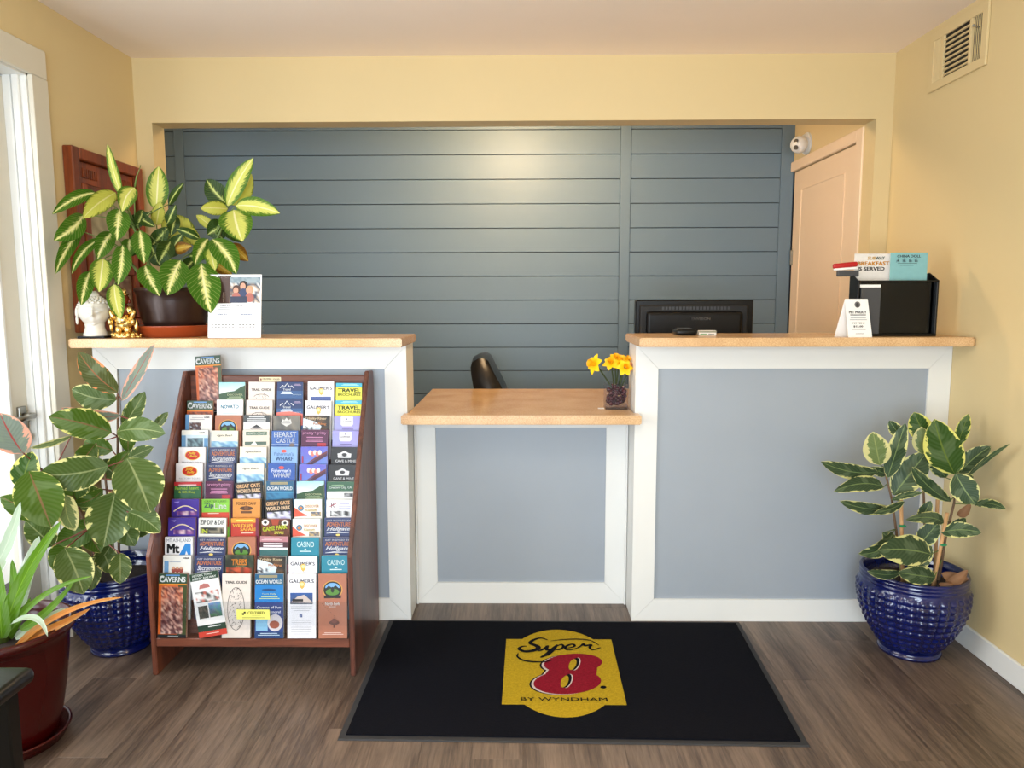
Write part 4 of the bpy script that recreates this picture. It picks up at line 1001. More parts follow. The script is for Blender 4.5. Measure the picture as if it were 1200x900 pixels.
DL = [ # base, tip, width px, material, depth base, depth tip, bend, roll
 ((113, 226), (61, 251), 15, 'g', 2.88, 2.74, .08, .3), ((136, 226), (97, 256), 22, 'y', 2.86, 2.76, .05, .1),
 ((98, 252), (63, 282), 24, 'g', 2.86, 2.74, -.06, .2), ((96, 270), (65, 321), 15, 'g', 2.86, 2.75, .06, .5),
 ((143, 231), (126, 169), 11, 'c', 2.92, 2.90, -.03, .6), ((158, 220), (143, 248), 20, 'c', 2.88, 2.83, .1, .2),
 ((141, 245), (137, 282), 25, 'g', 2.87, 2.81, .02, .1), ((132, 272), (114, 304), 20, 'g', 2.90, 2.83, .05, .2),
 ((164, 270), (169, 309), 21, 'g', 2.88, 2.82, 0, .1), ((183, 246), (186, 195), 24, 'c', 3.02, 3.02, 0, .1),
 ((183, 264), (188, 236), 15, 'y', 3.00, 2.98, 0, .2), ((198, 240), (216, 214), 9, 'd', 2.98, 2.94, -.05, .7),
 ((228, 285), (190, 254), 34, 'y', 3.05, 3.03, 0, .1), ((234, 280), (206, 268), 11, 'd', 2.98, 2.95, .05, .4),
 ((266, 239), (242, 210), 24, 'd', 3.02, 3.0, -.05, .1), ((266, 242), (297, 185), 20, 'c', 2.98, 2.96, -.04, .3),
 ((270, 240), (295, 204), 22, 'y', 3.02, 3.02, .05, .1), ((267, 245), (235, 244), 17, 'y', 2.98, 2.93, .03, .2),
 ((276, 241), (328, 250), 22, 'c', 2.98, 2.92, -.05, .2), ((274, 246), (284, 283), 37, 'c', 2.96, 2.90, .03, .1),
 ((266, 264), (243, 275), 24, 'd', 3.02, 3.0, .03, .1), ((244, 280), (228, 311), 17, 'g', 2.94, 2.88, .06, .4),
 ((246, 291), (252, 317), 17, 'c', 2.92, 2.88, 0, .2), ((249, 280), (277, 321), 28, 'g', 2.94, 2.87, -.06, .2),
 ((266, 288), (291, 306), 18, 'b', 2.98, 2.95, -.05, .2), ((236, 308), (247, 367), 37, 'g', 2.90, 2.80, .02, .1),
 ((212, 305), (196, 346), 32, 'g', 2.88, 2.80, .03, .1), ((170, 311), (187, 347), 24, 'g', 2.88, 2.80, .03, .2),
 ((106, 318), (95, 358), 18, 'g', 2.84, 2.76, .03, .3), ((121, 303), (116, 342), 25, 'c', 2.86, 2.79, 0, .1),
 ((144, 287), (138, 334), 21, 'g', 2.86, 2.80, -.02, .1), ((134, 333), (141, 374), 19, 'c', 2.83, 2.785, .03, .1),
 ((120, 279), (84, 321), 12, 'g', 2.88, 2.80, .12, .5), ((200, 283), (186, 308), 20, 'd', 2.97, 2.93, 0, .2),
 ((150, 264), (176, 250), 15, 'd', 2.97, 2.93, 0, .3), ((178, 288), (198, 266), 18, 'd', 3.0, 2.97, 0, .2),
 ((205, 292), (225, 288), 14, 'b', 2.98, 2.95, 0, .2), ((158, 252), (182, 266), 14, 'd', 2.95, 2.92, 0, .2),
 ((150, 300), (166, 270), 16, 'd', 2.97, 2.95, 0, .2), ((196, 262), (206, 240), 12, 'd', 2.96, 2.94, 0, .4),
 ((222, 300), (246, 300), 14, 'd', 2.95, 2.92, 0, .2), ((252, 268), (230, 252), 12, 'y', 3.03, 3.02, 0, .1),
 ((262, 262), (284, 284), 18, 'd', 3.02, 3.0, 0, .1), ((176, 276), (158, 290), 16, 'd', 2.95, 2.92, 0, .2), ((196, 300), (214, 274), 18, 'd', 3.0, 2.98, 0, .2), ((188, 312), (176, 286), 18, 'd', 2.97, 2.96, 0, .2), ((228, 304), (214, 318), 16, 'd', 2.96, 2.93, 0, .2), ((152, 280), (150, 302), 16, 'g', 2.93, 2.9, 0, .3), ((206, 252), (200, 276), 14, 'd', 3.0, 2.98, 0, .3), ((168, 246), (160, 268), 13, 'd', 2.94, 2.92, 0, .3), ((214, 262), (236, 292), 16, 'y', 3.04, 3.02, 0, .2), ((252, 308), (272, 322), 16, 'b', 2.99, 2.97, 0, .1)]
hubs = [at(140, 290, 2.93), at(185, 285, 2.98), at(232, 290, 2.96), at(262, 262, 2.99), at(150, 250, 2.92)]
stems = [(soil+Vector((-.07, -.02, 0)), hubs[0], .009), (soil, hubs[1], .009), (soil+Vector((.07, -.02, 0)), hubs[2], .009), (soil+Vector((.08, .02, 0)), hubs[3], .008), (soil+Vector((-.06, .02, 0)), hubs[4], .008)]
for a, b_, r_ in stems: stalk(dc, a, b_, r_, STEMG, name='stem', r2=.005)
for L_ in DL:
    b_, t_, w_, m_, yb, yt, bn, ro = L_
    o, A, ax = leaf(dc, b_, t_, w_, LM[m_], 'dumb', yb, yt, bn, bulge=.010, roll=ro, fold=.18)
    h = min(hubs, key=lambda q: (q-A).length); src = h.lerp(soil, .15)
    stalk(o, src, A+ax*.02, .0030, STEMG, .02, .0018)
bm = NB(); tube(bm, [at(158, 219, 2.88), at(160, 207, 2.88), at(163, 200, 2.87), at(165, 193, 2.87)], .0035, 6, .0008); obj('new_shoot', bm, STEMG, dc, smooth=True)

# --- cobalt glazed pots
def dimple_pot(t, cx, cy, mat_=BLUE):
    H = .32
    key = [(0, .112), (.010, .117), (.020, .107), (.032, .112), (.07, .140), (.12, .170), (.17, .190), (.215, .200), (.25, .201), (.268, .197), (.280, .192), (.287, .196), (.293, .192), (.300, .196), (.308, .193), (.315, .196), (.32, .193)]
    key = [(h_, r_*.945) for h_, r_ in key]
    def rad(h):
        for (h0, r0), (h1, r1) in zip(key, key[1:]):
            if h0 <= h <= h1: return r0+(r1-r0)*(h-h0)/(h1-h0)
    hs = [0, .005, .010, .015, .020, .026, .032]+[.032+.236*i/60 for i in range(1, 61)]+[.274, .280, .2835, .287, .290, .293, .2965, .300, .304, .308, .3115, .315, .32]
    prof = [(rad(h), h) for h in hs]+[(.177, .322), (.171, .318), (.168, .29), (.162, .24)]
    cols = 32
    def fn(a, z, k):
        if .036 < z < .266 and k < len(hs):
            row = (z-.036)/.230*9
            sft = 0
            return .010*abs(math.sin(a*cols/2+sft))**.8*(.25+.75*abs(math.sin(row*PI))**.8)-.003
        return 0
    bm = NB(); lathe(bm, prof, cx, cy, 200, fn)
    obj('glazed_pot', bm, mat_, t, smooth=True)
    bm = NB(); lathe(bm, [(.160, .245), (.164, .262), (.10, .270), (.02, .272)], cx, cy, 32); obj('soil', bm, SOIL, t)
rp = thing('potted_rubber_plant', 'cream-edged rubber plant staked in cobalt blue pot by the right wall', 'plant', (1.472, 2.705, 0))
dimple_pot(rp, 1.472, 2.705)
RL = [((1029, 553), (962, 541), 19, 'r', 2.66, 2.56, -.06, .2), ((1031, 545), (1023, 506), 30, 'k', 2.62, 2.60, 0, .1),
 ((1036, 571), (977, 576), 19, 'r', 2.64, 2.54, .08, .2), ((1044, 596), (984, 587), 15, 'r', 2.64, 2.53, -.05, .3),
 ((1040, 560), (1061, 496), 21, 'r', 2.63, 2.62, 0, .3), ((1047, 580), (1086, 530), 34, 'r', 2.66, 2.66, 0, .1),
 ((1086, 517), (1071, 483), 27, 's', 2.68, 2.68, 0, .1), ((1119, 556), (1095, 491), 41, 's', 2.60, 2.58, -.03, .05),
 ((1081, 532), (1080, 500), 21, 'k', 2.66, 2.66, 0, .1), ((1121, 524), (1135, 485), 15, 's', 2.70, 2.70, 0, .4),
 ((1124, 555), (1161, 523), 22, 'r', 2.68, 2.64, -.05, .3), ((1132, 560), (1184, 520), 6, 'r', 2.62, 2.50, -.05, .9),
 ((1120, 555), (1143, 591), 30, 'r', 2.58, 2.54, .03, .1), ((1114, 588), (1069, 547), 17, 'r', 2.60, 2.56, -.06, .5),
 ((1141, 591), (1179, 597), 11, 'r', 2.62, 2.52, -.12, .5), ((1047, 623), (1006, 649), 17, 'r', 2.62, 2.52, -.14, .4),
 ((1106, 613), (1061, 609), 15, 'r', 2.60, 2.52, .08, .4), ((1103, 624), (1150, 624), 19, 'r', 2.60, 2.52, -.08, .3),
 ((1091, 650), (1028, 645), 37, 'r', 2.56, 2.47, .04, .1), ((1096, 677), (1052, 671), 23, 'r', 2.58, 2.51, .0, .2),
 ((1056, 671), (1016, 669), 12, 'r', 2.60, 2.52, -.06, .4), ((1078, 612), (1091, 587), 15, 'r', 2.64, 2.62, 0, .2),
 ((1060, 588), (1024, 601), 10, 'r', 2.62, 2.55, -.05, .5), ((1045, 586), (1082, 577), 8, 'r', 2.62, 2.58, -.05, .6),
 ((1056, 512), (1042, 493), 15, 'r', 2.68, 2.68, 0, .1), ((1108, 628), (1132, 607), 14, 'r', 2.66, 2.64, 0, .3),
 ((1076, 640), (1100, 612), 22, 'r', 2.66, 2.64, 0, .2), ((1066, 668), (1092, 640), 22, 'r', 2.64, 2.62, 0, .2),
 ((1040, 556), (1018, 548), 12, 'r', 2.68, 2.66, 0, .2), ((1108, 560), (1090, 530), 20, 'r', 2.66, 2.66, 0, .2),
 ((1034, 624), (1054, 640), 14, 'r', 2.66, 2.64, 0, .3), ((1132, 575), (1128, 540), 18, 'r', 2.68, 2.68, 0, .3)]
rstems = [([(1056, 672), (1050, 620), (1045, 585), (1036, 548)], 2.665), ([(1085, 672), (1084, 620), (1082, 570), (1084, 520)], 2.68), ([(1100, 680), (1108, 630), (1118, 590), (1121, 556)], 2.63)]
rh = []
for pts, Y_ in rstems:
    W3 = [at(u, v, Y_) for u, v in pts]; bm = NB(); tube(bm, [q for q in cr_(W3, 4)] if False else W3, .0055, 8, .0035); obj('stem', bm, STEMB, rp, smooth=True)
    for a, b_ in zip(W3, W3[1:]): rh += [a.lerp(b_, t) for t in (.0, .25, .5, .75, 1)]
rh = [q for q in rh if q.z > .36]
for b_, t_, w_, m_, yb, yt, bn, ro in RL:
    o, A, ax = leaf(rp, b_, t_, w_, LM[m_], 'ficus', yb, yt, bn, bulge=.008, roll=ro, fold=.15)
    h = min(rh, key=lambda q: (q-A).length); stalk(o, h, A+ax*.02, .0020, STEMG, 0, .0014)
for (a, b_, Y_) in (((1056, 586), (1058, 690), 2.64), ((1099, 578), (1095, 690), 2.66), ((1110, 601), (1093, 690), 2.60)):
    bm = NB(); tube(bm, [at(*a, Y_), at(*b_, Y_)], .0062, 10); obj('bamboo_stake', bm, BAMBOO, rp, smooth=True)
for (u, v, Y_) in ((1057, 616, 2.64), (1104.5, 638, 2.60)):
    bm = NB(); p = at(u, v, Y_); lathe(bm, [(.0068, p.z-.005), (.0090, p.z-.004), (.0090, p.z+.004), (.0068, p.z+.005)], p.x, p.y, 16); box(bm, p.x-.012, p.x+.012, p.y-.009, p.y-.006, p.z-.003, p.z+.003, bev=.001)
    obj('plant_tie', bm, TIE, rp)
for b_, t_, w_, yb in (((1103, 672), (1136, 680), 16, 2.62), ((1108, 684), (1134, 668), 12, 2.60), ((1122, 604), (1138, 590), 10, 2.62), ((1100, 684), (1122, 688), 9, 2.58)):
    leaf(rp, b_, t_, w_, DRY, 'ficus', yb, yb-.03, .1, bulge=.012, roll=.3, fold=.7, name='dried_leaf')

lp = thing('potted_rubber_plant', 'large-leaved variegated rubber plant in cobalt blue pot between door and rack', 'plant', (-1.553, 2.715, 0))
dimple_pot(lp, -1.553, 2.715)
LL = [((138, 460), (92, 412), 27, 'o', 2.66, 2.62, -.06, .1), ((142, 470), (181, 403), 15, 'p', 2.64, 2.60, .0, .5),
 ((137, 468), (84, 456), 30, 'm', 2.74, 2.70, -.08, .1), ((142, 487), (72, 478), 17, 'p', 2.64, 2.52, -.1, .5),
 ((131, 507), (57, 488), 36, 'l', 2.60, 2.48, .03, .1), ((145, 500), (170, 459), 21, 'm', 2.72, 2.70, 0, .2),
 ((137, 506), (194, 508), 30, 'm', 2.60, 2.50, -.05, .15), ((181, 501), (197, 483), 11, 'm', 2.70, 2.70, 0, .3),
 ((127, 546), (46, 556), 42, 'm', 2.56, 2.44, -.06, .2), ((34, 552), (60, 618), 52, 'l', 2.42, 2.36, .0, .1),
 ((27, 531), (0, 484), 38, 'p', 2.40, 2.34, -.03, .1), ((23, 572), (38, 529), 30, 's', 2.46, 2.46, 0, .1),
 ((149, 537), (176, 601), 56, 'm', 2.52, 2.44, -.02, .1), ((135, 577), (121, 641), 52, 'm', 2.54, 2.46, 0, .1),
 ((150, 600), (188, 624), 30, 'm', 2.52, 2.44, -.05, .2), ((76, 642), (98, 696), 42, 'm', 2.46, 2.40, -.02, .1),
 ((113, 658), (106, 692), 17, 'm', 2.56, 2.52, 0, .3), ((78, 580), (88, 622), 25, 'k', 2.48, 2.44, .1, .3),
 ((112, 612), (66, 636), 32, 'l', 2.58, 2.52, -.05, .1), ((94, 608), (118, 648), 28, 'l', 2.60, 2.56, 0, .1),
 ((131, 636), (102, 667), 19, 'm', 2.60, 2.56, -.1, .4), ((141, 648), (141, 684), 25, 'm', 2.50, 2.46, .0, .2),
 ((52, 606), (0, 582), 28, 'l', 2.44, 2.36, 0, .2), ((84, 511), (35, 525), 8, 'k', 2.56, 2.46, -.06, .8),
 ((122, 562), (152, 528), 22, 'l', 2.70, 2.68, 0, .1), ((132, 528), (98, 518), 22, 'l', 2.68, 2.66, 0, .2),
 ((121, 573), (85, 590), 17, 'l', 2.60, 2.55, -.15, .3), ((150, 537), (180, 524), 17, 'm', 2.68, 2.66, 0, .3),
 ((116, 600), (92, 566), 30, 'l', 2.68, 2.66, 0, .1), ((140, 560), (116, 540), 26, 'm', 2.70, 2.68, 0, .1),
 ((150, 490), (150, 530), 20, 'l', 2.72, 2.70, 0, .2), ((62, 640), (30, 610), 30, 'm', 2.50, 2.44, 0, .2),
 ((146, 566), (190, 560), 26, 'l', 2.62, 2.56, .05, .2), ((100, 560), (70, 590), 34, 'l', 2.62, 2.58, 0, .1), ((134, 600), (158, 640), 34, 'm', 2.62, 2.56, 0, .1), ((90, 630), (62, 668), 34, 'l', 2.58, 2.54, 0, .1), ((118, 640), (132, 672), 26, 'm', 2.60, 2.57, 0, .2), ((112, 520), (90, 548), 24, 'l', 2.66, 2.62, 0, .2), ((150, 575), (128, 600), 30, 'l', 2.66, 2.62, 0, .1), ((160, 630), (172, 590), 28, 'm', 2.72, 2.70, 0, .1), ((60, 560), (84, 600), 24, 'l', 2.56, 2.52, 0, .1)]
lst = [([(140, 690), (139, 620), (138, 560), (138, 462)], 2.70), ([(118, 690), (104, 620), (80, 570), (40, 545), (28, 532)], 2.56), ([(135, 690), (132, 640), (128, 600), (122, 548)], 2.64)]
lh = []
for pts, Y_ in lst:
    W3 = [at(u, v, Y_ if i else 2.69) for i, (u, v) in enumerate(pts)]
    bm = NB(); tube(bm, W3, .0065, 8, .004); obj('stem', bm, STEMB, lp, smooth=True)
    for a, b_ in zip(W3, W3[1:]): lh += [a.lerp(b_, t) for t in (.0, .25, .5, .75, 1)]
for b_, t_, w_, m_, yb, yt, bn, ro in LL:
    o, A, ax = leaf(lp, b_, t_, w_, LM[m_], 'ficus', yb, yt, bn, bulge=.010, roll=ro, fold=.15)
    h = min(lh, key=lambda q: (q-A).length); stalk(o, h, A+ax*.02, .0028, STEMR, 0, .002)

# --- strap-leaved plant in the red pot
qx, qy = -1.555, 2.085
bp_ = thing('potted_dracaena', 'strap-leaved plant with orange tips in a dark red glazed pot at left edge', 'plant', (qx, qy, .022))
ps = thing('pot_saucer', 'dark red glazed saucer under the red pot', 'saucer', (qx, qy, 0))
bm = NB(); lathe(bm, [(.135, 0), (.148, .004), (.160, .030), (.165, .036), (.160, .040), (.154, .036), (.143, .014), (.02, .012)], qx, qy, 56)
obj('dish', bm, REDPOT, ps, smooth=True)
z0 = .016
bm = NB(); lathe(bm, [(.126, z0), (.132, z0+.004), (.142, z0+.05), (.160, z0+.15), (.172, z0+.25), (.176, z0+.30), (.180, z0+.318), (.190, z0+.326), (.196, z0+.338), (.194, z0+.350), (.184, z0+.356), (.176, z0+.350), (.170, z0+.33), (.166, z0+.28)], qx, qy, 64)
obj('glazed_pot', bm, REDPOT, bp_, smooth=True)
bm = NB(); lathe(bm, [(.160, z0+.290), (.166, z0+.30), (.02, z0+.305)], qx, qy, 32); obj('soil', bm, SOIL, bp_)
BL = [((6, 740), (72, 610), 22, 'v', 2.06, 2.06, -.05, .1, 0), ((16, 712), (46, 628), 24, 'w', 2.12, 2.14, 0, .1, 0),
 ((12, 738), (108, 675), 9, 'v', 2.05, 2.10, -.12, .3, 0), ((24, 738), (86, 682), 12, 'v', 2.06, 2.12, .06, .2, 0),
 ((18, 758), (144, 700), 9, 'n', 2.04, 2.08, -.10, .3, 0), ((24, 752), (106, 713), 13, 'n', 2.05, 2.10, .02, .2, 0),
 ((18, 748), (78, 712), 11, 'w', 2.06, 2.12, -.05, .2, 0), ((14, 730), (56, 746), 10, 'w', 2.02, 1.98, -.25, .3, 0),
 ((2, 748), (-4, 655), 22, 'v', 2.04, 2.04, 0, .1, 0), ((10, 745), (14, 655), 16, 'v', 2.08, 2.10, .04, .2, 0),
 ((-30, 700), (24, 588), 22, 'w', 2.08, 2.08, .05, .2, 0), ((0, 745), (-40, 690), 16, 'v', 2.05, 2.05, 0, .1, 0),
 ((8, 750), (36, 700), 12, 'v', 2.10, 2.14, 0, .2, 0), ((4, 752), (24, 690), 14, 'v', 2.12, 2.16, .05, .2, 0)]
for b_, t_, w_, m_, yb, yt, bn, ro, dr in BL:
    leaf(bp_, b_, t_, w_, LM[m_], 'strap', yb, yt, bn, bulge=.015, roll=ro, fold=.3, nseg=16)
bm = NB(); tube(bm, [(qx, qy, z0+.29), (qx+.005, qy-.01, z0+.38)], .022, 12, .014); obj('stem', bm, STEMG, bp_, smooth=True)

# --- black side table corner
st = thing('side_table', 'glossy black side table, only its rounded corner showing at lower left', 'table', (-1.45, 1.38, 0))
bm = NB(); box(bm, -1.74, -1.155, 1.1, 1.655, .432, .470, bev=.017, seg=4); obj('tabletop', bm, DARKWOOD, st, smooth=True)
for x in (-1.72, -1.225):
    for y in (1.12, 1.59): obj('leg', bx(x, x+.04, y, y+.04, 0, .434, bev=.004), DARKWOOD, st)

# ------------------------------------------------------------------ picture cabinet on the left wall
pf = thing('wooden_wall_frame', 'carved red-brown wooden wall frame with inset pictures behind the dumb cane', 'picture frame', (XL, 3.225, 1.19))
fx0, fx1, fy0, fy1, fz0, fz1 = XL+.001, XL+.042, 2.958, 3.500, 1.20, 1.935
def frect(nm, y0, y1, z0, z1, x0=fx0, x1=fx1, m=FRAMEW, bev=.004): return obj(nm, bx(x0, x1, y0, y1, z0, z1, bev=bev), m, pf)
frect('frame_side', fy0, fy0+.05, fz0, fz1); frect('frame_side', fy1-.05, fy1, fz0, fz1)
frect('frame_rail', fy0+.05, fy1-.05, fz1-.045, fz1); frect('frame_rail', fy0+.05, fy1-.05, fz0, fz0+.045)
frect('back_panel', fy0+.05, fy1-.05, fz0+.045, fz1-.045, fx0, fx0+.018)
frect('inner_rail', fy0+.10, fy1-.10, 1.765, 1.80, fx0+.018, fx0+.034); frect('inner_rail', fy0+.10, fy1-.10, 1.44, 1.475, fx0+.018, fx0+.034)
frect('inner_stile', fy0+.07, fy0+.115, fz0+.05, 1.80, fx0+.018, fx0+.034); frect('inner_stile', fy1-.115, fy1-.07, fz0+.05, 1.80, fx0+.018, fx0+.034)
for grp in (fy0+.075, fy1-.205):
    for i in range(9): frect('fret_slat', grp+.0145*i, grp+.0145*i+.007, 1.825, 1.862, fx0+.018, fx0+.026, bev=.001)
def fpic(z0, z1, cols, seed, txt):
    P = Print(); y0, y1 = fy0+.118, fy1-.118
    w_, h_ = y1-y0, z1-z0
    P.rect(0, 0, w_, h_, cols[0]); P.photo(.012, .012, w_-.012, h_-.012, 10, 12, pal(*cols), seed)
    for k in range(6): P.rect(.05+.03*k, .025, .054+.03*k, .045, (84, 80, 70))
    P.build('picture', (fx0+.0205, y0, z1), (0, 1, 0), (0, 0, -1), pf, nrm=(1, 0, 0))
fpic(1.478, 1.762, [(168, 160, 132), (150, 144, 118), (182, 174, 146)], 4, '')
fpic(1.24, 1.437, [(120, 90, 70), (160, 140, 120), (90, 50, 40)], 5, '')

# ------------------------------------------------------------------ things on the left bar top
BT = 1.184
# buddha head
bx_, by_ = -1.655, 2.850
bs = thing('statue_stand', 'thin black metal stand under the white head statue', 'stand', (bx_, by_, BT))
bm = NB(); box(bm, bx_-.052, bx_+.052, by_-.035, by_+.04, BT+.004, BT+.009, bev=.001)
for x in (-.05, .0, .05): box(bm, bx_+x-.002, bx_+x+.002, by_-.034, by_+.039, BT, BT+.005)
obj('base_plate', bm, BLACK, bs)
bh = thing('head_statue', 'white ceramic serene head statue with curled hair on left bar top', 'statue', (bx_, by_, BT+.009))
bm = NB(); S = 1.0; hz = BT+.009
rs_ = bmesh.ops.create_uvsphere(bm, u_segments=64, v_segments=48, radius=1)
G = lambda x, z, cx, cz, sx, sz: math.exp(-((x-cx)/sx)**2-((z-cz)/sz)**2)
for v in rs_['verts']:
    x, y, z = v.co
    tw = 1-.22*max(0, -z)**1.3
    X_ = x*.056*tw; Z_ = z*.060; Y_ = y*.050*(1-.1*max(0, -z))
    if y < 0:
        f = (-y)**.5
        nz, nxx = z, x
        d = .0110*G(nxx, nz, 0, -.18, .13, .16)+.0060*G(nxx, nz, 0, .08, .08, .26)
        d += .0042*G(nxx, nz, 0, -.47, .22, .05)+.0042*G(nxx, nz, 0, -.56, .17, .05)-.0026*G(nxx, nz, 0, -.515, .22, .025)
        d += .0050*G(nxx, nz, 0, -.80, .22, .12)
        for s_ in (-1, 1):
            d += .0058*G(nxx, nz, s_*.34, .0, .17, .085)-.0030*G(nxx, nz, s_*.34, -.09, .20, .03)-.0040*G(nxx, nz, s_*.32, .16, .20, .05)+.0035*G(nxx, nz, s_*.32, .25, .24, .035)
            d += .0030*G(nxx, nz, s_*.42, -.35, .2, .2)
        Y_ -= d*f*2.3
    v.co = (bx_+X_, by_+Y_, hz+.092+Z_)
lathe(bm, [(.042, hz), (.043, hz+.004), (.038, hz+.02), (.034, hz+.034), (.036, hz+.05)], bx_, by_+.004, 32)
for s_ in (-1, 1):
    ell(bm, (bx_+s_*.058, by_+.004, hz+.090), (.007, .012, .022), 12); ell(bm, (bx_+s_*.059, by_+.002, hz+.062), (.0055, .008, .018), 12)
head = obj('head', bm, CERAM, bh, smooth=True)
bm = NB()
for j in range(9):
    phi = R(28+j*13)          # from front hairline over the crown
    for i in range(15):
        a = PI*(i+.5*(j % 2))/14.5
        # hair shell: points on ellipsoid above the hairline
        el = R(18+j*9); az = PI+2*PI*(i/15)+j*.2
        X_ = math.cos(el)*math.cos(az); Yv = math.cos(el)*math.sin(az); Zv = math.sin(el)
        if Yv < -.2 and el < R(32): continue
        ell(bm, (bx_+X_*.057, by_+Yv*.051, hz+.092+Zv*.062), (.0062, .0060, .0056), 6)
for j in range(3):
    for i in range(8): 
        a = 2*PI*i/8; rr = .018*math.cos(j*.5); ell(bm, (bx_+rr*math.cos(a), by_+rr*math.sin(a), hz+.152+j*.008), (.005, .005, .005), 6)
ell(bm, (bx_, by_, hz+.155), (.024, .022, .018), 12)
obj('curled_hair', bm, CERAM, bh, smooth=True)
bh.rotation_euler = (0, 0, R(24))
# golden figurine
gx, gy = -1.545, 2.862
gf = thing('figurine', 'shiny gold and amber standing figurine beside the white head statue', 'figurine', (gx, gy, BT))
bm = NB()
lathe(bm, [(.034, BT), (.038, BT+.004), (.036, BT+.010), (.026, BT+.014)], gx, gy, 32)
for i in range(14):
    a = 2*PI*i/14; ell(bm, (gx+.036*math.cos(a), gy+.03*math.sin(a), BT+.010), (.008, .008, .009), 8)
obj('base', bm, GOLD, gf, smooth=True)
bm = NB()
ell(bm, (gx, gy, BT+.050), (.030, .024, .030), 20); ell(bm, (gx-.001, gy-.006, BT+.058), (.024, .024, .022), 18)   # robe hem, belly
ell(bm, (gx-.014, gy-.006, BT+.026), (.012, .016, .016), 14); ell(bm, (gx+.014, gy-.006, BT+.026), (.012, .016, .016), 14)
for s_ in (-1, 1):
    ell(bm, (gx+s_*.022, gy-.004, BT+.088), (.012, .013, .014), 14)
    ell(bm, (gx+s_*.033, gy-.008, BT+.074), (.009, .010, .018), 14, Matrix.Rotation(s_*.4, 3, 'Y'))
    ell(bm, (gx+s_*.036, gy-.016, BT+.052), (.008, .010, .012), 12)
    ell(bm, (gx+s_*.040, gy-.004, BT+.040), (.007, .008, .020), 12)
obj('robe', bm, GOLD, gf, smooth=True)
bm = NB(); ell(bm, (gx, gy, BT+.084), (.021, .018, .024), 18); ell(bm, (gx+.004, gy-.020, BT+.07), (.007, .010, .022), 12, Matrix.Rotation(.3, 3, 'Y'))
obj('torso', bm, AMBER, gf, smooth=True)
bm = NB(); ell(bm, (gx+.003, gy-.001, BT+.122), (.0165, .0165, .0185), 20)
ell(bm, (gx+.003, gy-.0175, BT+.120), (.003, .004, .004), 8)
for s_ in (-1, 1): ell(bm, (gx+.003+s_*.017, gy, BT+.117), (.003, .005, .008), 8); ell(bm, (gx+.003+s_*.006, gy-.0145, BT+.125), (.003, .002, .0015), 8)
ell(bm, (gx+.003, gy-.0155, BT+.112), (.006, .003, .0018), 8)
obj('head', bm, AMBER, gf, smooth=True)
bm = NB(); ell(bm, (gx+.003, gy, BT+.145), (.009, .009, .011), 12); ell(bm, (gx+.003, gy, BT+.137), (.015, .015, .006), 14); obj('topknot', bm, GOLD, gf, smooth=True)
for o_ in gf.children:
    for v_ in o_.data.vertices: v_.co *= 1.22
gb = thing('bead_string', 'small heap of silver-gold beads beside the gold figurine', 'beads', (gx+.055, gy-.02, BT)); gb['label'] = 'small heap of silvery beads on bar top right of gold figurine'
bm = NB(); rr_ = random.Random(5)
for i in range(16): ell(bm, (gx+.052+rr_.uniform(-.014, .014), gy-.015+rr_.uniform(-.01, .01), BT+.005+rr_.choice([0, .008])), (.005, .005, .005), 8)
obj('beads', bm, GOLD, gb, smooth=True)
# welcome sign
sg = thing('countertop_sign', 'white leaning card sign with family photo beside the dumb cane', 'sign', (-1.10, 2.86, BT))
ux = Vector((.985, .0, 0)).normalized(); lean = R(9); upv = Vector((0, math.sin(lean), math.cos(lean)))
A = Vector((-1.211, 2.835, BT+.0015)); Wd, Hg = .205, .245
bm = NB()
n_ = Vector((0, -math.cos(lean), math.sin(lean)))
vs = [bm.verts.new(A+ux*(Wd*a_)+upv*(Hg*h_)-n_*(.003*d)) for d in (0, 1) for a_, h_ in ((0, 0), (1, 0), (1, 1), (0, 1))]
for f in ((0, 1, 2, 3), (7, 6, 5, 4), (0, 4, 5, 1), (1, 5, 6, 2), (2, 6, 7, 3), (3, 7, 4, 0)): bm.faces.new([vs[i] for i in f])
bmesh.ops.recalc_face_normals(bm, faces=bm.faces[:]); obj('card', bm, PAPER, sg)
bm = NB(); box(bm, A.x, A.x+Wd, A.y+.001, A.y+.07, BT, BT+.003, bev=.001); prism(bm, [(A.y+.065, BT+.002), (A.y+.07, BT+.002), (A.y+.039, BT+.235), (A.y+.036, BT+.235)], 'X', A.x+.01, A.x+Wd-.01)
obj('acrylic_back', bm, ACRYL, sg)
P = Print()
P.rect(.035, .006, .088, .112, (70, 44, 34)); P.text('WELCOME', .062, .088, .006, (200, 180, 160), w=.04, rot=PI/2)
P.photo(.082, .010, Wd-.004, .110, 14, 10, lambda u, v, rn: rn.choice([(120, 140, 150), (150, 165, 172)]) if v < .3 else rn.choice([(60, 70, 90), (190, 170, 150), (226, 222, 218), (120, 100, 90)]), 3)
for x, y, r_, hc in ((.135, .042, .014, (30, 22, 20)), (.108, .058, .013, (70, 40, 30)), (.160, .060, .013, (190, 150, 110))):
    P.oval(x, y, r_*1.15, r_*1.3, hc); P.oval(x-.002, y+.004, r_*.75, r_*.95, (206, 150, 124)); P.oval(x, y+.030, r_*1.3, .018, (46, 60, 96) if r_ > .0131 else (170, 96, 84))
P.rect(.085, .085, .150, .110, (36, 46, 72))
P.text('Thank you for staying with us', .105, .124, .006, (70, 84, 110), w=.12); P.lines(.03, .18, .128, .006, 3, (140, 144, 156), .0016, 3)
P.text('Wi-Fi', .055, .158, .006, (70, 110, 170), w=.035); P.text('Breakfast', .150, .158, .006, (70, 110, 170), w=.045)
P.lines(.02, .09, .163, .005, 2, (140, 144, 156), .0014, 4); P.lines(.118, .186, .163, .005, 2, (140, 144, 156), .0014, 5); P.lines(.05, .16, .182, .005, 1, (150, 150, 160), .0012)
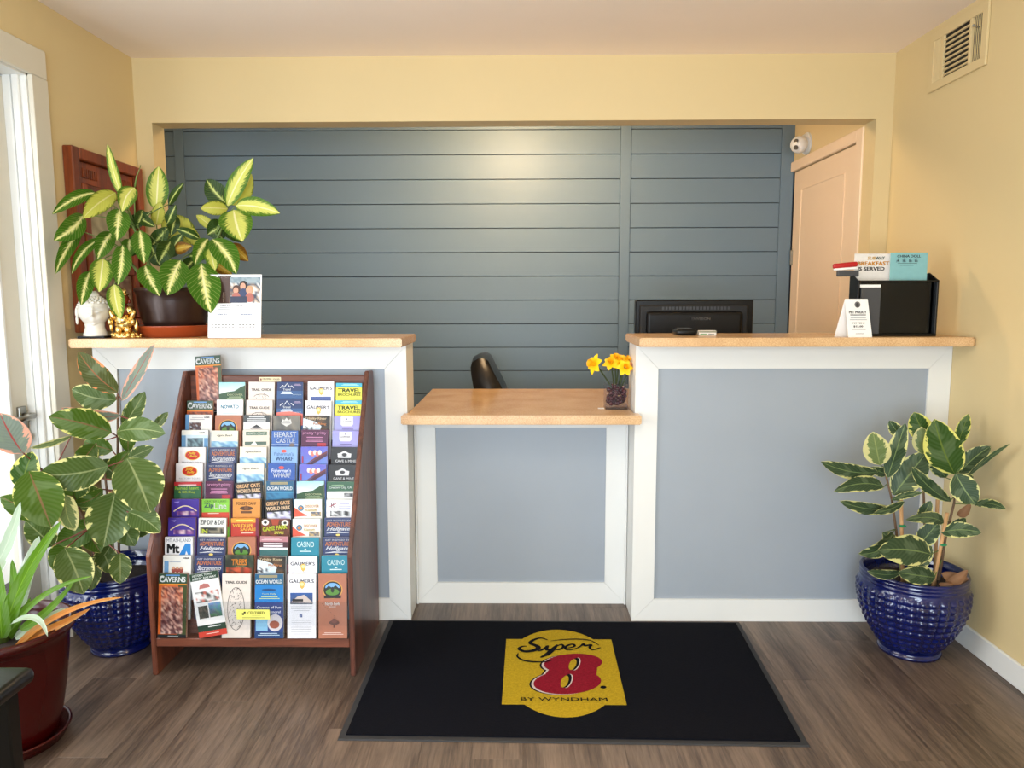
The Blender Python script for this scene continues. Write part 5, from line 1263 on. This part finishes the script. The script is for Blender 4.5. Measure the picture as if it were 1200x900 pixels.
for i in range(13):
    if i != 7: P.rect(.014+.0135*i, .194, .021+.0135*i, .1975, (60, 60, 66)); P.rect(.014+.0135*i, .2025, .021+.0135*i, .2055, (80, 80, 86))
P.build('print', A+upv*Hg, ux, -upv, sg)

# ------------------------------------------------------------------ things on the right bar top
fh = thing('file_holder', 'black letter tray box with smoked front standing on right bar top', 'file holder', (1.47, 3.0, BT))
hx0, hx1, hy0, hy1 = 1.295, 1.606, 2.897, 2.970
bm = NB(); prism(bm, [(hy0, BT+.001), (hy1, BT+.001), (hy1, BT+.245), (hy1-.006, BT+.245), (hy0, BT+.214)], 'X', hx0, hx0+.004); obj('side_panel', bm, BLACK, fh)
bm = NB(); prism(bm, [(hy0, BT+.001), (hy1, BT+.001), (hy1, BT+.245), (hy1-.006, BT+.245), (hy0, BT+.214)], 'X', hx1-.004, hx1); obj('side_panel', bm, BLACK, fh)
obj('bottom_panel', bx(hx0+.004, hx1-.004, hy0, hy1, BT+.001, BT+.008), BLACK, fh)
obj('back_panel', bx(hx0+.004, hx1-.004, hy1-.004, hy1, BT+.008, BT+.243), BLACKM, fh)
obj('front_panel', bx(hx0+.004, hx1-.004, hy0+.020, hy0+.023, BT+.008, BT+.208), SMOKE, fh)
for (a_, b_) in ((hx0, hx0+.008), (hx1-.008, hx1)): obj('front_post', bx(a_, b_, hy0-.003, hy0+.005, BT, BT+.216, bev=.002), BLACK, fh)
obj('front_rim', bx(hx0, hx1, hy0-.003, hy0+.005, BT+.207, BT+.215, bev=.002), BLACK, fh); obj('bottom_rim', bx(hx0, hx1, hy0-.004, hy0+.004, BT, BT+.010, bev=.002), BLACK, fh)
fo = obj('folder', bx(1.312, 1.388, 2.904, 2.912, BT+.010, BT+.188), DGREY); tag(fo, 'dark grey folder standing in front left of the black letter tray', 'folder')
la = obj('envelope', bx(1.306, 1.386, 2.9015, 2.9035, BT+.188, BT+.199, bev=.0005), PAPER); tag(la, 'white paper edge above the grey folder in letter tray', 'paper')
def flyer(name, label, x0, x1, y, z0, z1, tilt, rotz, draw):
    t = thing(name, label, 'menu', ((x0+x1)/2, y, z0)); c, s_ = math.cos(rotz), math.sin(rotz)
    ex = Vector((c, s_, 0)); up = Vector((-math.sin(tilt)*s_*0, math.sin(tilt), math.cos(tilt)))
    up = (up-ex*up.dot(ex)).normalized(); n = -(ex.cross(-up)); n = up.cross(ex)*-1
    n = ex.cross(up)*1.0
    if n.y > 0: n = -n
    w_, h_ = x1-x0, z1-z0; o0 = Vector((x0, y, z0))
    bm = NB(); vs = [bm.verts.new(o0+ex*(w_*a_)+up*(h_*b_)-n*(.002*d)) for d in (0, 1) for a_, b_ in ((0, 0), (1, 0), (1, 1), (0, 1))]
    for f in ((0, 1, 2, 3), (7, 6, 5, 4), (0, 4, 5, 1), (1, 5, 6, 2), (2, 6, 7, 3), (3, 7, 4, 0)): bm.faces.new([vs[i] for i in f])
    bmesh.ops.recalc_face_normals(bm, faces=bm.faces[:]); obj('sheet', bm, PAPER, t)
    P = Print(); draw(P, w_, h_); P.build('print', o0+up*h_, ex, -up, t, nrm=tuple(n))
    return t
def d_sub(P, w_, h_):
    P.rect(0, 0, w_, h_, (232, 228, 222)); P.text('SUB', .066, .024, .013, (236, 196, 120), w=.034, bold=.05, shear=.2); P.text('WAY', .100, .024, .013, (96, 110, 96), w=.036, bold=.05, shear=.2)
    P.text('BREAKFAST', .074, .046, .016, (238, 164, 46), w=.124, bold=.05); P.text('IS SERVED', .066, .066, .015, (60, 58, 56), w=.105, bold=.05)
def d_china(P, w_, h_):
    P.rect(0, 0, w_, h_, (134, 190, 194)); P.text('CHINA DOLL', w_/2, .018, .010, (34, 46, 54), w=.092, bold=.04); P.rect(.03, .040, .105, .0415, (40, 60, 66)); P.lines(.03, .10, .048, .006, 1, (60, 90, 96), .0014)
    for i, x in enumerate((.030, .054, .078, .100)):
        P.rect(x-.007, .024, x+.007, .0255, (34, 46, 54)); P.rect(x-.001, .021, x+.001, .036, (34, 46, 54)); P.rect(x-.006, .030, x+.006, .0315, (34, 46, 54))
        if i: P.rect(x-.006, .034, x+.007, .0355, (34, 46, 54)); P.rect(x-.006, .026, x-.0045, .036, (34, 46, 54))
        else: P.stroke([(x, .028), (x-.007, .037)], [.0016, .0012], (34, 46, 54)); P.stroke([(x, .028), (x+.007, .037)], [.0016, .0012], (34, 46, 54))
flyer('menu', 'white and orange BREAKFAST IS SERVED flyer standing up in the letter tray', at(1002, 316, 2.95).x, at(1050, 316, 2.95).x, 2.950, BT+.020, at(1040, 297, 2.95).z, .03, .0, d_sub)
flyer('menu', 'pale teal CHINA DOLL menu standing up in the letter tray', at(1044, 316, 2.935).x, at(1088, 316, 2.935).x, 2.937, BT+.020, at(1060, 296, 2.935).z, .03, .0, lambda P, w_, h_: d_china(P, w_, h_))
sp_ = thing('stapler', 'red stapler sticking out from the left edge of the letter tray', 'stapler', (1.24, 2.955, BT+.22))
p0 = at(976, 312, 2.955)
bm = NB(); box(bm, p0.x, p0.x+.095, 2.947, 2.963, p0.z-.006, p0.z+.014, bev=.006, seg=3, rot=Matrix.Rotation(-.10, 3, 'Y')); obj('upper_arm', bm, REDP, sp_, smooth=True)
bm = NB(); box(bm, p0.x+.004, p0.x+.095, 2.948, 2.962, p0.z-.014, p0.z-.005, bev=.002, rot=Matrix.Rotation(-.06, 3, 'Y')); obj('lower_arm', bm, PAPER, sp_)
bm = NB(); box(bm, p0.x+.018, p0.x+.10, 2.945, 2.965, p0.z-.040, p0.z-.016, bev=.003); obj('clip', bm, DGREY, sp_)
ts = thing('tent_card', 'small white folded PET POLICY card left of the letter tray', 'sign', (1.27, 2.88, BT))
tx0, tx1, ty = 1.218, 1.326, 2.822
tp = Vector((0, math.sin(R(11)), math.cos(R(11))))
bm = NB(); HT = .147
vs = [bm.verts.new(q) for q in (Vector((tx0+.018, ty, BT)), Vector((tx1, ty, BT)), Vector((tx1-.012, ty, BT))+tp*HT, Vector((tx0+.010, ty, BT))+tp*HT)]
bm.faces.new(vs)
top = vs[2].co.y*2-ty
vb = [bm.verts.new((tx0-.010, top+.004, BT)), bm.verts.new((tx1-.02, top+.004, BT))]
bm.faces.new((vs[3], vs[2], vb[1], vb[0]))
bmesh.ops.recalc_face_normals(bm, faces=bm.faces[:])
bmesh.ops.solidify(bm, geom=bm.faces[:], thickness=.0012)
obj('card', bm, PAPER, ts)
P = Print(); P.oval(.046, .022, .011, .012, (110, 110, 112)); P.oval(.046, .023, .006, .008, (60, 60, 62)); P.text('PET POLICY', .046, .056, .010, (50, 50, 54), w=.066, bold=.04); P.lines(.008, .086, .060, .005, 1, (60, 60, 66), .003)
P.lines(.010, .084, .072, .007, 2, (150, 150, 156), .002, 3); P.text('PET FEE IS', .048, .096, .006, (80, 80, 84), w=.045); P.text('$15.00', .046, .110, .008, (60, 60, 64), w=.036, bold=.04); P.lines(.014, .082, .116, .006, 1, (140, 140, 146), .002); P.lines(.03, .07, .132, .006, 1, (130, 130, 136), .002)
P.build('print', Vector((tx0+.010, ty, BT))+tp*HT-Vector((0, .0014, 0)), (1, 0, 0), -tp, ts, nrm=(0, -1, .1))
cd = thing('card_reader', 'small black card reader lying on the right bar top', 'card reader', (.66, 3.0, BT))
bm = NB(); box(bm, .615, .698, 2.96, 3.05, BT, BT+.026, bev=.010, seg=3); obj('body', bm, BLACK, cd, smooth=True)
obj('keypad', bx(.630, .683, 2.985, 3.035, BT+.026, BT+.029, bev=.001), DGREY, cd)
ch_ = thing('card_holder', 'small white and green card box beside the card reader', 'card box', (.74, 3.0, BT))
bm = NB(); box(bm, .706, .775, 2.965, 2.995, BT, BT+.020, bev=.002); obj('box_body', bm, PAPER, ch_)
P = Print(); P.rect(0, 0, .069, .007, (150, 150, 130)); P.rect(.004, .011, .030, .015, (110, 160, 90)); P.rect(.036, .011, .06, .015, (150, 150, 140)); P.build('print', (.706, 2.9648, BT+.019), (1, 0, 0), (0, 0, -1), ch_)

# vase with daffodils on the low desk top
vz = .874; vx0, vx1, vy0 = .346, .440, 3.030
vs_ = thing('flower_vase', 'square glass vase of dark red beads on low desk top against right counter', 'vase', (.393, 3.077, vz))
q0 = at(714, 470, 3.03)
bm = NB(); t_ = .004; zt = vz+.108
for a in ((vx0, vx1, vy0, vy0+t_), (vx0, vx1, vy0+.090, vy0+.094), (vx0, vx0+t_, vy0+t_, vy0+.090), (vx1-t_, vx1, vy0+t_, vy0+.090)): box(bm, *a, vz, zt)
box(bm, vx0+t_, vx1-t_, vy0+t_, vy0+.090, vz, vz+.012); obj('glass', bm, VGLASS, vs_)
bm = NB(); rr_ = random.Random(2)
for i in range(70):
    ell(bm, (rr_.uniform(vx0+.013, vx1-.013), rr_.uniform(vy0+.013, vy0+.080), rr_.uniform(vz+.022, zt-.012)), (.0095, .0095, .0095), 8)
be = obj('water_beads', bm, REDGEL, vs_, smooth=True); be['kind'] = 'stuff'
def daffodil(label, c, nrm, r, stem_to, mp=YEL, mc=ORG):
    c = Vector(c); n = Vector(nrm).normalized(); a = n.orthogonal().normalized(); b = n.cross(a)
    t = thing('daffodil', label, 'flower', tuple(stem_to), 0, 'daffodils in the glass vase')
    for k in range(6):
        an = PI*k/3+.2; d = a*math.cos(an)+b*math.sin(an); s_ = n.cross(d); bm = NB(); rows = []
        for i in range(5):
            f = i/4; w_ = r*.34*math.sin(PI*(.15+.8*f))
            p = c+d*(r*(.12+.88*f))+n*(r*.12*math.sin(f*PI))
            rows.append([bm.verts.new(p-s_*w_), bm.verts.new(p-n*.0015), bm.verts.new(p+s_*w_)])
        for r1, r2 in zip(rows, rows[1:]):
            for j in range(2): bm.faces.new((r1[j], r1[j+1], r2[j+1], r2[j]))
        obj('petal', bm, mp, t, smooth=True)
    bm = NB(); rings = []
    for f, rr in ((0, .14), (.3, .24), (.55, .27), (.7, .36)):
        rings.append([bm.verts.new(c+n*(r*f)+(a*math.cos(2*PI*i/14)+b*math.sin(2*PI*i/14))*r*rr*(1+.08*(i % 2)*(f > .5))) for i in range(14)])
    for A_, B_ in zip(rings, rings[1:]):
        for i in range(14): bm.faces.new((A_[i], A_[(i+1) % 14], B_[(i+1) % 14], B_[i]))
    obj('cup', bm, mc, t, smooth=True)
    bm = NB(); tube(bm, curve3(stem_to, (Vector(stem_to)+c)/2+Vector((0, 0, .012)), c-n*.003, 6), .0032, 8); obj('stem', bm, mat('daffodil_stem', (44, 62, 26), .5) if 'daffodil_stem' not in bpy.data.materials else bpy.data.materials['daffodil_stem'], t, smooth=True)
vc = Vector((.393, 3.06, zt-.02))
daffodil('yellow daffodil hanging out to the left of the vase, seen from the side', at(697, 427, 3.03), (-.8, -.5, .25), .044, vc+Vector((-.02, 0, 0)))
daffodil('yellow daffodil at the left of the upright bunch in the vase', at(716, 426, 3.04), (-.2, -.7, .7), .036, vc+Vector((-.01, .01, 0)))
daffodil('yellow daffodil in the middle of the upright bunch', at(726, 424, 3.05), (.1, -.5, .8), .038, vc+Vector((0, .02, 0)))
daffodil('yellow daffodil low at the front right of the bunch', at(732, 431, 3.02), (.2, -.9, .3), .036, vc+Vector((.01, -.01, 0)))
daffodil('yellow daffodil high at the back of the bunch', at(721, 421, 3.07), (.1, -.6, .8), .034, vc+Vector((0, .03, 0)))
daffodil('yellow daffodil tilted right at the back of the bunch', at(733, 423, 3.07), (.5, -.5, .6), .034, vc+Vector((.01, .03, 0)))
daffodil('peach flower against the white post at the right of the bunch', at(740, 430, 3.05), (.2, -.8, .4), .026, vc+Vector((.02, .01, 0)), PEACH, PEACH)
nt_ = obj('paper_slip', bx(.318, .343, 3.06, 3.085, vz+.0003, vz+.0015), PAPER, None, loc=(.33, 3.07, vz)); tag(nt_, 'tiny white paper slip lying left of the vase', 'paper')

# ------------------------------------------------------------------ monitor
mo = thing('monitor', 'black computer monitor seen from behind over the right bar top', 'monitor', (.805, 3.50, .874))
mx0, mx1, mz1 = .531, 1.081, 1.323; my = 3.50
obj('bezel', bx(mx0, mx1, my-.012, my+.035, .955, mz1, bev=.004), BLACK, mo)
rsh = obj('rear_shell', bx(mx0+.018, mx1-.030, my-.034, my-.012, .975, mz1-.022, bev=.008, seg=2), BLACKM, mo)
rbu = obj('rear_bulge', bx(mx0+.045, mx1-.06, my-.058, my-.034, .98, mz1-.052, bev=.016, seg=3), BLACK, mo)
for i in range(20): obj('vent_slot', bx(mx0+.12+.016*i, mx0+.129+.016*i, my-.0355, my-.034, mz1-.044, mz1-.030), DGREY, rsh)
obj('neck', bx(.77, .84, my-.05, my+.0, .89, .99, bev=.008), BLACK, mo)
bm = NB(); lathe(bm, [(.12, .874), (.122, .88), (.11, .892), (.03, .896)], .805, my+.01, 40); obj('foot', bm, BLACK, mo, smooth=True)
obj('screen', bx(mx0+.02, mx1-.02, my+.0352, my+.037, .975, mz1-.02), mat('dark_screen', (12, 13, 15), .15), mo)
P = Print(); P.text('ENVISION', .06, .016, .011, (216, 214, 206), w=.086, bold=.03); P.build('lettering', (mx0+.045+.19, my-.0585, 1.248), (1, 0, 0), (0, 0, -1), rbu)

# ------------------------------------------------------------------ office chair
oc = thing('office_chair', 'black leather office chair with its backrest showing above the low desk', 'chair', (-.12, 4.02, 0))
cx, cy = -.12, 4.02
sec = [(-.028, .62), (-.046, .72), (-.060, .84), (-.076, .93), (-.080, .975), (-.070, 1.005), (-.040, 1.022), (-.010, 1.026), (.018, 1.010), (.034, .975), (.062, .92), (.090, .87), (.122, .80), (.130, .70), (.120, .62)]
bm = NB(); NBk = 9; rings = []
for k in range(NBk+1):
    t = k/NBk; yy = cy-.21+.42*t; e = math.sin(PI*min(max(t, .0), 1))**.35 if 0 < t < 1 else .72
    c0 = (.02, .80)
    rings.append([bm.verts.new((cx-.075+c0[0]+(x-c0[0])*(.75+.25*e), yy+.02*(z-.8), c0[1]+(z-c0[1])*(.82+.18*e))) for x, z in sec])
for a, b_ in zip(rings, rings[1:]):
    n = len(sec)
    for i in range(n): bm.faces.new((a[i], a[(i+1) % n], b_[(i+1) % n], b_[i]))
bm.faces.new(rings[0]); bm.faces.new(rings[-1][::-1]); bmesh.ops.recalc_face_normals(bm, faces=bm.faces[:])
bmesh.ops.translate(bm, vec=(-.0, 0, .012), verts=bm.verts)
obj('backrest', bm, LEATHER, oc, smooth=True)
obj('seat', bx(cx-.04, cx+.42, cy-.24, cy+.24, .45, .54, bev=.03, seg=3), LEATHER, oc, smooth=True)
bm = NB(); tube(bm, [(cx-.02, cy, .50), (cx-.09, cy, .56), (cx-.09, cy, .68)], .02, 8); obj('back_bracket', bm, BLACK, oc)
for s_ in (-1, 1):
    bm = NB(); tube(bm, [(cx+.05, cy+s_*.25, .5), (cx+.05, cy+s_*.27, .68), (cx+.27, cy+s_*.27, .69)], .016, 8); obj('armrest', bm, BLACK, oc, smooth=True)
bm = NB(); cylx(bm, (cx+.18, cy, .27), .028, .36); obj('gas_lift', bm, METAL, oc)
for k in range(5):
    a = 2*PI*k/5; bm = NB(); tube(bm, [(cx+.18, cy, .11), (cx+.18+.28*math.cos(a), cy+.28*math.sin(a), .065)], .022, 8, .014); lg = obj('leg', bm, BLACK, oc)
    bm = NB(); cylx(bm, (cx+.18+.28*math.cos(a), cy+.28*math.sin(a), .027), .026, .035, 'Y', 16); obj('caster', bm, BLACK, lg)

# ------------------------------------------------------------------ security camera
sc = thing('security_camera', 'white dome security camera with two dark lenses above the office door', 'camera', (1.638, 4.40, 2.21))
c0 = Vector((1.64, 4.395, 2.222)); cb = at(936.5, 169.5, 4.36)
bm = NB(); cylx(bm, (1.634, 4.40, 2.212), .062, .012, 'X', 32); cylx(bm, (1.620, 4.40, 2.212), .048, .020, 'X', 32, .058); obj('base', bm, WHITE, sc, smooth=False)
bm = NB(); tube(bm, [Vector((1.615, 4.40, 2.212)), cb+Vector((.012, 0, 0))], .040, 24, .036); obj('arm', bm, WHITE, sc, smooth=True)
bm = NB(); ell(bm, cb, (.048, .048, .048), 28); ball = obj('ball', bm, WHITE, sc, smooth=True)
vd = (Vector((-.35, 2.2, 1.9))-cb).normalized()
for s_ in (1, -1):
    bm = NB(); p = cb+vd*.044+Vector((-.004*s_*0, 0, .0175*s_))
    tube(bm, [p-vd*.012, p+vd*.0035], .0125, 20); obj('lens', bm, BLACK, ball)

# ------------------------------------------------------------------ wall vent
vt = thing('wall_vent', 'cream metal air vent high on the right wall', 'vent', (XR, 3.045, 2.29))
vy0_, vy1_, vz0_, vz1_ = 2.850, 3.240, 2.180, 2.412
bm = NB(); X1 = XR-.001; X0 = XR-.010
box(bm, X0, X1, vy0_, vy1_, vz0_, vz0_+.034, bev=.002); box(bm, X0, X1, vy0_, vy1_, vz1_-.034, vz1_, bev=.002)
for a, b_ in ((vy0_, vy0_+.035), (vy0_+.098, vy0_+.112), (vy0_+.282, vy0_+.300), (vy1_-.034, vy1_)): box(bm, X0, X1, a, b_, vz0_+.03, vz1_-.03, bev=.001)
obj('frame', bm, WALL, vt)
obj('duct', bx(XR-.0025, XR-.0005, vy0_+.03, vy1_-.03, vz0_+.03, vz1_-.03), BLACKM, vt)
for i in range(8):
    z = vz0_+.040+.0195*i; obj('louvre', bx(X0+.001, X1-.002, vy0_+.112, vy0_+.282, z, z+.0062, rot=Matrix.Rotation(R(20), 3, 'Y')), WALL, vt)
for i in range(6):
    y = vy0_+.039+.0105*i; obj('louvre', bx(X0+.0055, X1-.002, y, y+.0035, vz0_+.034, vz1_-.034), WALL, vt)
for i in range(6):
    y = vy0_+.301+.0095*i; obj('louvre', bx(X0+.002, X1-.002, y, y+.0075, vz0_+.034, vz1_-.034, bev=.001), WALL, vt)
bm = NB(); tube(bm, [(X0+.002, vy0_+.055, 2.33), (X0-.016, vy0_+.055, 2.335)], .003, 8); ell(bm, (X0-.018, vy0_+.055, 2.336), (.005, .005, .005), 10); obj('lever', bm, METAL, vt)
